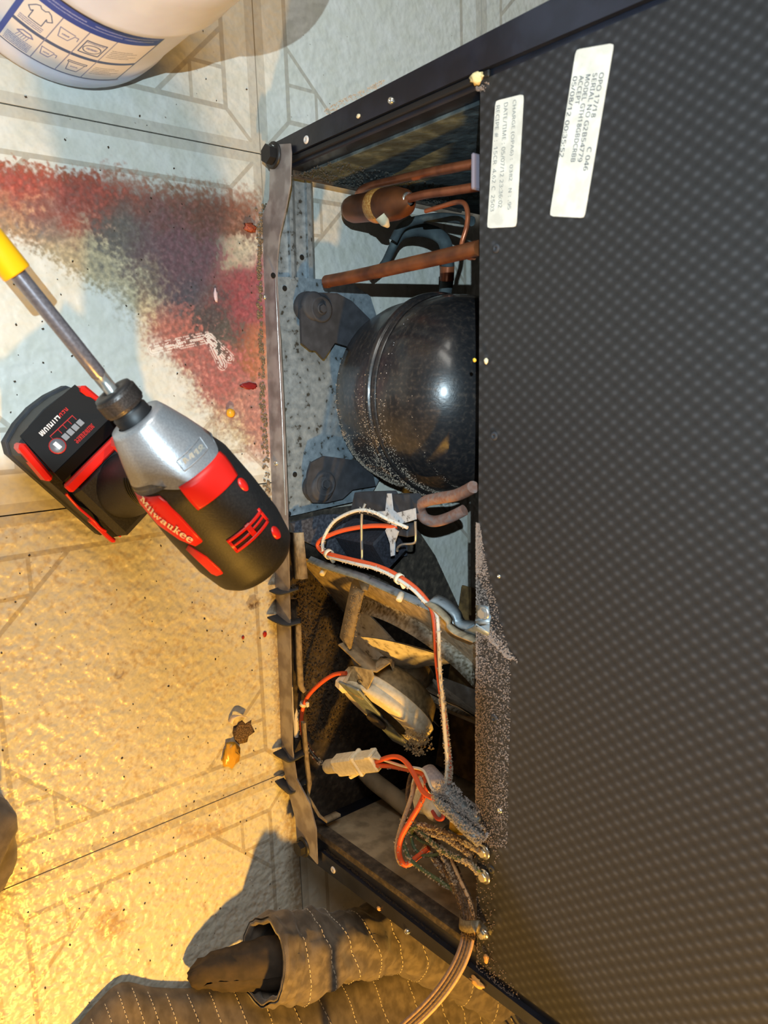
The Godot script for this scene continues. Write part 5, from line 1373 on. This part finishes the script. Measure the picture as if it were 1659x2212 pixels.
func jacket() -> void:
	var cloth := mottled([[0.3, c8(84, 75, 66)], [0.55, c8(106, 96, 85)], [0.75, c8(116, 106, 95)]], 0.02, 0.08, 0.75)
	var weave := Image.create_empty(512, 512, false, Image.FORMAT_RGB8)
	for y in 512:
		for x in 512:
			var g := 0.5 + 0.35 * sin(TAU * x / 8.0) * sin(TAU * y / 8.0)
			weave.set_pixel(x, y, Color(g, g, g))
	weave.bump_map_to_normal_map(1.5)
	cloth.normal_enabled = true
	cloth.normal_texture = ImageTexture.create_from_image(weave)
	cloth.normal_scale = 0.6
	cloth.rim_enabled = true
	cloth.rim = 0.4
	var n := FastNoiseLite.new()
	n.seed = 9
	n.frequency = 16.0
	n.fractal_octaves = 3
	var o := thing("jacket", "crumpled brown woven jacket with white stitching, sleeve lying beside the refrigerator on the floor", "jacket", Vector3(0.9049, 0, -.0812))
	var thread := plain(c8(206, 196, 180), 0.7)
	# body of the jacket: a lumpy sheet
	var top: Array = curve([Vector3(0.7759, 0.004, 0.2748), Vector3(0.7774, 0.004, 0.2372), Vector3(0.7617, 0.004, 0.2099), Vector3(0.7534, 0.004, 0.1853), Vector3(0.7745, 0.004, 0.1566), Vector3(0.7989, 0.004, 0.1153), Vector3(0.8202, 0.004, 0.0648), Vector3(0.8634, 0.004, -.002), Vector3(0.8947, 0.004, -.0783), Vector3(0.9113, 0.004, -.1655), Vector3(0.9325, 0.004, -.2302), Vector3(1.0051, 0.004, -.3018), Vector3(1.1109, 0.004, -.3722), Vector3(1.2216, 0.004, -.4511)], 4)
	var rows := []
	var down := Vector3(1.0, 0, -0.08).normalized()
	for i in 49:
		var t := pow(i / 48.0, 1.7)
		var row := []
		for p in top:
			var q: Vector3 = p + down * (t * 0.34)
			var h := 0.004 + 0.042 * sqrt(clampf(t * 5.0, 0.0, 1.0)) + n.get_noise_3d(q.x * 1.2, 0, q.z * 1.2) * 0.016 * clampf(t * 8.0, 0.0, 1.0)
			h += 0.006 * absf(sin(q.z * 62.0 + n.get_noise_2d(q.x, q.z) * 2.0)) * clampf(t * 6.0, 0.0, 1.0)
			if i == 48: h = 0.001
			row.append(Vector3(q.x, h, q.z))
		rows.append(row)
	var b := Mb.new()
	b.grid(rows, true)
	part("body", b.done(), cloth, o)
	b = Mb.new()
	var nv: int = rows[0].size()
	for k in range(3, nv - 2, 2):
		var line := []
		var nr := []
		for i in range(2, 47):
			var j := clampi(k + int(round(2.0 * sin(i * 0.08))), 0, nv - 1)
			line.append(rows[i][k])
			nr.append(Vector3(0, 1, 0))
		dashes(line, nr, b, 0.00045)
	part("stitching", b.done(), thread, o).set_meta("kind", "stuff")
	# sleeve with a turned cuff, mouth towards the camera side
	var axis: Array = curve([Vector3(0.7604, 0.06, 0.0713), Vector3(0.7659, 0.06, 0.0538), Vector3(0.7791, 0.06, 0.0216), Vector3(0.794, 0.058, -.0201), Vector3(0.81, 0.056, -.0651), Vector3(0.8384, 0.052, -.1155), Vector3(0.8837, 0.046, -.1726), Vector3(0.9466, 0.04, -.2356), Vector3(1.0305, 0.034, -.3059)], 7)
	var srow := []
	var snorm := []
	for i in axis.size():
		var d: Vector3 = (axis[mini(i + 1, axis.size() - 1)] - axis[maxi(i - 1, 0)]).normalized()
		var side := d.cross(Vector3.UP).normalized()
		var upv := side.cross(d)
		var t := float(i) / axis.size()
		var rad := 0.0335 + 0.003 * sin(t * 9.0) + 0.002 * smoothstep(0.18, 0.0, t)
		var row := []
		var nrow := []
		for j in 49:
			var a := TAU * j / 48
			var dir := upv * cos(a) * 0.92 + side * sin(a) * 1.12
			var wr := n.get_noise_3d(axis[i].x + dir.x * 0.05, dir.y * 0.05 + 3.0, axis[i].z + dir.z * 0.05) * 0.009
			wr += 0.0016 * sin(i * 1.55 + 2.0 * sin(a * 2.0 + i * 0.2))
			var p: Vector3 = axis[i] + dir * (rad + wr)
			p.y = maxf(p.y, 0.004)
			row.append(p)
			nrow.append(dir)
		srow.append(row)
		snorm.append(nrow)
	b = Mb.new()
	b.grid(srow)
	var inner := []
	for i in 12:
		var row := []
		for j in 49: row.append(srow[i][j] - snorm[i][j] * 0.0022)
		inner.append(row)
	b.grid([inner[0], srow[0]])
	b.grid(inner, true)
	part("sleeve", b.done(), cloth, o)
	b = Mb.new()
	for k in range(11, axis.size() - 2, 5):
		var line := []
		var nr := []
		for j in range(-20, 17):
			var i := clampf(k + 3.4 * sin(j * 0.13), 0, axis.size() - 1.01)
			var jj := (j + 48) % 48
			line.append(srow[int(i)][jj].lerp(srow[int(i) + 1][jj], i - int(i)))
			nr.append(snorm[int(i)][jj])
		dashes(line, nr, b, 0.00045)
	part("stitching", b.done(), thread, o).set_meta("kind", "stuff")
	var cuff := Mb.new()
	var cr := []
	for i in range(0, 9):
		var row := []
		for j in 49: row.append(srow[i][j] + snorm[i][j] * (0.0018 + 0.0008 * absf(sin(i * 1.2))))
		cr.append(row)
	cuff.grid(cr)
	part("cuff", cuff.done(), cloth, o)
	# lining that comes out of the cuff
	var lx: Array = curve([Vector3(0.7827, 0.012, 0.1209), Vector3(0.7743, 0.022, 0.1085), Vector3(0.7731, 0.034, 0.0901), Vector3(0.7746, 0.046, 0.0664), Vector3(0.7753, 0.055, 0.0456)], 5)
	var lr := []
	for i in lx.size():
		var t := float(i) / (lx.size() - 1)
		var d: Vector3 = (lx[mini(i + 1, lx.size() - 1)] - lx[maxi(i - 1, 0)]).normalized()
		var side := d.cross(Vector3.UP).normalized()
		var upv := side.cross(d)
		var row := []
		for j in 33:
			var a := TAU * j / 32
			var rr := lerpf(0.006, 0.027, sqrt(t)) + n.get_noise_3d(t, a * 0.1, 8.0) * 0.003
			var p: Vector3 = lx[i] + (upv * cos(a) * 0.8 + side * sin(a)) * rr
			p.y = maxf(p.y, 0.003)
			row.append(p)
		lr.append(row)
	b = Mb.new()
	b.grid(lr)
	part("lining", b.done(), mottled([[0.3, c8(50, 42, 34)], [0.7, c8(70, 58, 46)]], 0.02, 0.08, 0.85), o)
	# another edge of the same brown cloth at the border of the photo
	var kx := Vector3(0.5614, 0.03, 0.3122)
	var kb := Mb.new()
	var kr := []
	for i in 25:
		var t := PI * i / 24.0
		var row := []
		for j in 33:
			var a := TAU * j / 32
			var wr := 1.0 + n.get_noise_3d(cos(a) * 0.06, cos(t) * 0.06, sin(a) * 0.06) * 0.22 + 0.03 * sin(a * 5.0 + t * 4.0)
			var p := kx + Vector3(cos(a) * sin(t) * 0.054, cos(t) * 0.034, sin(a) * sin(t) * 0.046) * wr
			p.y = maxf(p.y, 0.001)
			row.append(p)
		kr.append(row)
	kb.grid(kr)
	var k2 := thing("cloth_fold", "rounded fold of brown mesh cloth poking in at the left border on the amber floor", "cloth", Vector3(kx.x, 0, kx.z))
	part("fold", kb.done(), cloth, k2)

# ---------------------------------------------------------------- crumbs
func lump(at: Vector3, r: Vector3, sd: int, rough := 0.3) -> ArrayMesh:
	var n := FastNoiseLite.new()
	n.seed = sd
	n.frequency = 0.9
	var rows := []
	for i in 11:
		var t := PI * i / 10.0
		var row := []
		for j in 15:
			var a := TAU * j / 14
			var d := Vector3(cos(a) * sin(t), cos(t), sin(a) * sin(t))
			if i == 0 or i == 10: d = Vector3(0, cos(t), 0)
			var k := 1.0 + n.get_noise_3dv(d * 1.6 + Vector3(0 if j < 14 else 0, 0, 0)) * rough
			row.append(at + Vector3(d.x * r.x, d.y * r.y, d.z * r.z) * k)
		row[14] = row[0]
		rows.append(row)
	var b := Mb.new()
	b.grid(rows)
	return b.done()

func crumb(called: String, label: String, category: String, at: Vector3, r: Vector3, m: Material, sd: int, rough := 0.3) -> void:
	single(called, lump(Vector3.ZERO, r, sd, rough), m, label, category, at)

func crumbs() -> void:
	var foam := plain(c8(222, 206, 150), 0.7)
	crumb("foam_bead", "pale yellow foam blob where the panel corner meets the left flange", "foam", Vector3(0.0208, 0.2674, 0.001), Vector3(0.004, 0.0045, 0.0035), foam, 1, 0.6)
	crumb("foam_bead", "pale seed-like speck on the panel edge above the compressor dome", "crumb", Vector3(0.2057, 0.2757, -.0005), Vector3(0.0022, 0.0016, 0.0014), plain(c8(214, 204, 170), 0.6), 2)
	crumb("foam_bead", "tiny yellow speck hanging on the panel's lower rim", "crumb", Vector3(0.2045, 0.2635, -.002), Vector3(0.0015, 0.0013, 0.0012), plain(c8(226, 190, 60), 0.6), 3)
	crumb("foam_bead", "cream dot stuck on the left flange between two screws", "crumb", Vector3(0.0106, 0.1418, 0.0008), Vector3(0.0017, 0.0022, 0.0012), plain(c8(208, 196, 166), 0.6), 4)
	crumb("foam_bead", "orange-tan foam crumb on the right flange below the cord clamp", "foam", Vector3(0.6873, 0.2713, 0.0012), Vector3(0.0035, 0.006, 0.002), plain(c8(214, 164, 96), 0.8), 5, 0.8)
	crumb("foam_bead", "tan foam crumb on the panel just under the cord clamp", "foam", Vector3(0.6627, 0.2793, -.0005), Vector3(0.0035, 0.002, 0.0015), plain(c8(196, 150, 96), 0.8), 6, 0.8)
	crumb("foam_bead", "small tan crumb on the right flange above its rivet", "foam", Vector3(0.6888, 0.151, 0.001), Vector3(0.002, 0.002, 0.0014), plain(c8(196, 152, 100), 0.8), 7, 0.8)
	crumb("kernel", "round yellow kernel on the red-stained floor beside the tool", "crumb", Vector3(0.2417, 0.0035, 0.0477), Vector3(0.0042, 0.0036, 0.0042), plain(c8(226, 160, 42), 0.35), 8, 0.2)
	crumb("food_scrap", "red and orange food scrap on the stained floor by the bottom strap", "food scrap", Vector3(0.0733, 0.003, 0.0189), Vector3(0.004, 0.002, 0.006), mottled([[0.3, c8(120, 30, 30)], [0.7, c8(176, 100, 46)]], 0.06, 0.02, 0.6), 9, 0.9)
	crumb("food_scrap", "dark red berry smear against the strap, right of the white scrape marks", "food scrap", Vector3(0.217, 0.0008, 0.0252), Vector3(0.0032, 0.0008, 0.0085), plain(c8(126, 22, 22), 0.5), 10, 0.6)
	crumb("food_scrap", "white curled peel on the mauve stain", "food scrap", Vector3(0.1362, 0.001, 0.0561), Vector3(0.0065, 0.0008, 0.0018), plain(c8(206, 180, 184), 0.5), 12, 0.9)
	# a hole torn in the vinyl with its lifted flaps
	var h := thing("torn_vinyl", "torn hole in the amber floor with a lifted white rim and yellow flap", "floor damage", Vector3(0.5549, 0, 0.0498))
	part("hole", lump(Vector3(0.5565, 0, 0.0478), Vector3(0.012, 0.0012, 0.010), 13, 0.7), mottled([[0.3, c8(60, 46, 34)], [0.7, c8(126, 104, 82)]], 0.05, 0.03, 0.9), h)
	var lift := Mb.new()
	lift.ribbon(curve([Vector3(0.5414, 0.003, 0.0622), Vector3(0.5356, 0.005, 0.0605), Vector3(0.5349, 0.006, 0.0554), Vector3(0.5397, 0.004, 0.0462)], 4), Vector3(0, 1, -0.5), 0.005, 0.0009)
	part("lifted_rim", lift.done(), plain(c8(222, 206, 196), 0.5), h)
	part("flap", lump(Vector3(0.5737, 0.003, 0.0633), Vector3(0.013, 0.0024, 0.009), 14, 0.8), plain(c8(206, 160, 60), 0.3), h)
	crumb("red_fleck", "red paint-like fleck on the amber floor beside the strap", "crumb", Vector3(0.4617, 0.0006, 0.0184), Vector3(0.003, 0.0008, 0.0022), plain(c8(160, 26, 26), 0.5), 18, 0.5)
	crumb("red_fleck", "smaller red fleck, farther from the strap", "crumb", Vector3(0.4596, 0.0006, 0.0431), Vector3(0.0018, 0.0006, 0.0015), plain(c8(150, 40, 36), 0.5), 19, 0.5)

# ---------------------------------------------------------------- dust
func dust() -> void:
	var a := [Vector3(0.3209, 0.2652, -.0028), Vector3(0.3588, 0.2654, -.0028), Vector3(0.4225, 0.2657, -.0028), Vector3(0.4736, 0.2655, -.0028), Vector3(0.526, 0.2658, -.0028), Vector3(0.5759, 0.2661, -.0028)]
	var b := [Vector3(0.3206, 0.2683, -.0028), Vector3(0.3568, 0.2775, -.0028), Vector3(0.4139, 0.299, -.0028), Vector3(0.4627, 0.2988, -.0028), Vector3(0.5131, 0.2977, -.0028), Vector3(0.561, 0.2975, -.0028)]
	var s := fluff_between(a, b, 8000, Vector3.BACK, 0.0005, 0.0017)
	s += fluff_between([Vector3(0.5756, 0.2665, -.0028), Vector3(0.6424, 0.2674, -.0028), Vector3(0.6788, 0.2676, -.0028), Vector3(0.6818, 0.3009, -.0028)], [Vector3(0.5644, 0.2903, -.0028), Vector3(0.6161, 0.2863, -.0028), Vector3(0.6562, 0.2848, -.0028), Vector3(0.677, 0.3142, -.0028)], 500, Vector3.BACK, 0.0006, 0.0018)
	s += fluff_between([Vector3(0.3974, 0.266, -.0028), Vector3(0.4066, 0.2797, -.0028), Vector3(0.4149, 0.2952, -.0028)], [Vector3(0.3944, 0.2796, -.0028), Vector3(0.4051, 0.2929, -.0028), Vector3(0.4156, 0.3057, -.0028)], 350, Vector3.BACK, 0.001, 0.003)
	s += fluff_between([Vector3(0.0236, 0.2635, -.0028), Vector3(0.0283, 0.2648, -.0028)], [Vector3(0.0254, 0.2763, -.0028), Vector3(0.0293, 0.2723, -.0028)], 40, Vector3.BACK, 0.001, 0.003)
	var o := scatter("panel_lint", lint_mesh(), s, mottled([[0.3, c8(150, 134, 122)], [0.7, c8(176, 160, 150)]], 0.05, 0.02, 1.0), self)
	tag(o, "furry strip of grey-brown dust along the back panel's lower edge", "dust", "", "stuff")
	s = fluff_between([Vector3(-.0056, 0.0965, 0.0005), Vector3(-.0074, 0.1217, 0.0005), Vector3(-.0064, 0.1567, 0.0005), Vector3(-.0067, 0.1731, 0.0005)], [Vector3(0, 0.104, 0.0005), Vector3(-.0023, 0.1276, 0.0005), Vector3(-.0028, 0.1599, 0.0005), Vector3(-.0032, 0.1762, 0.0005)], 260, Vector3(0, 0.3, 1), 0.001, 0.0026)
	o = scatter("flange_lint", lint_mesh(), s, M.lint, self)
	tag(o, "crumbly tan dust on the left flange's outer edge", "dust", "", "stuff")
	s = fluff_between([Vector3(0.6763, 0.0607, -.004), Vector3(0.6761, 0.1056, -.004), Vector3(0.6787, 0.1596, -.004), Vector3(0.68, 0.2135, -.004), Vector3(0.6825, 0.264, -.004)], [Vector3(0.6698, 0.0798, -.01), Vector3(0.6719, 0.1194, -.01), Vector3(0.6752, 0.1655, -.01), Vector3(0.6762, 0.2187, -.01), Vector3(0.6784, 0.2585, -.01)], 1500, Vector3(-0.5, 0.4, 1), 0.001, 0.0028)
	o = scatter("flange_lint", lint_mesh(), s, plain(c8(66, 52, 38), 1.0), self)
	tag(o, "dark brown fluff along the inner side of the right flange", "dust", "", "stuff")
	s = fluff_between([Vector3(0.0488, 0.0006, -.001), Vector3(0.0997, 0.0006, 0.0077), Vector3(0.159, 0.0006, 0.0083), Vector3(0.2285, 0.0006, 0.0083), Vector3(0.291, 0.0006, 0.0068), Vector3(0.3739, 0.0006, 0.006)], [Vector3(0.0546, 0.0006, 0.0107), Vector3(0.1, 0.0006, 0.0108), Vector3(0.1592, 0.0006, 0.0134), Vector3(0.2284, 0.0006, 0.0145), Vector3(0.2906, 0.0006, 0.0131), Vector3(0.3727, 0.0006, 0.0145)], 420, Vector3.UP, 0.0012, 0.0050)
	o = scatter("floor_crumbs", grain_mesh(), s, mottled([[0.3, c8(70, 56, 40)], [0.7, c8(150, 130, 104)]], 0.05, 0.02, 1.0), self)
	tag(o, "line of brown crumbs on the floor against the bottom strap", "debris", "", "stuff")
	s = []
	for i in 260: s.append(spot(Vector3(rng.randf_range(-0.15, 0.85), 0.0004, rng.randf_range(0.01, 0.32)), Vector3.UP, rng.randf_range(0.0008, 0.0026)))
	o = scatter("floor_crumbs", grain_mesh(), s, plain(c8(64, 50, 34), 1.0), self)
	tag(o, "scattered dark specks all over the open floor", "debris", "", "stuff")
	# dark furry rim of the left wall's lower edge and pads of lint on the tray
	s = []
	for i in 1500: s.append(spot(Vector3(0.0285, 0.0315 + 0.06 * pow(rng.randf(), 3.0), rng.randf_range(-0.2, -0.012)), Vector3(1, -0.2, 0), rng.randf_range(0.0015, 0.004)))
	o = scatter("wall_lint", lint_mesh(), s, plain(c8(84, 82, 76), 1.0), self)
	tag(o, "dark grey lint fringe on the left inner wall above the floor", "dust", "", "stuff")
	s = fluff_between([Vector3(0.4127, 0.013, -.0128), Vector3(0.4907, 0.013, -.0155), Vector3(0.5835, 0.013, -.0238)], [Vector3(0.4117, 0.013, -.0652), Vector3(0.4961, 0.013, -.0815), Vector3(0.601, 0.013, -.0788)], 1500, Vector3.UP, 0.0016, 0.0045)
	s += fluff_between([Vector3(0.4223, -.0099, -.003), Vector3(0.4093, 0.0276, -.003)], [Vector3(0.4249, 0.0096, 0.002), Vector3(0.4248, 0.0342, 0.002)], 120, Vector3(0, 0.5, 1), 0.002, 0.005)
	o = scatter("tray_lint", lint_mesh(), s, plain(c8(92, 76, 56), 1.0), self)
	tag(o, "matted brown lint covering the tray under the fan", "dust", "", "stuff")
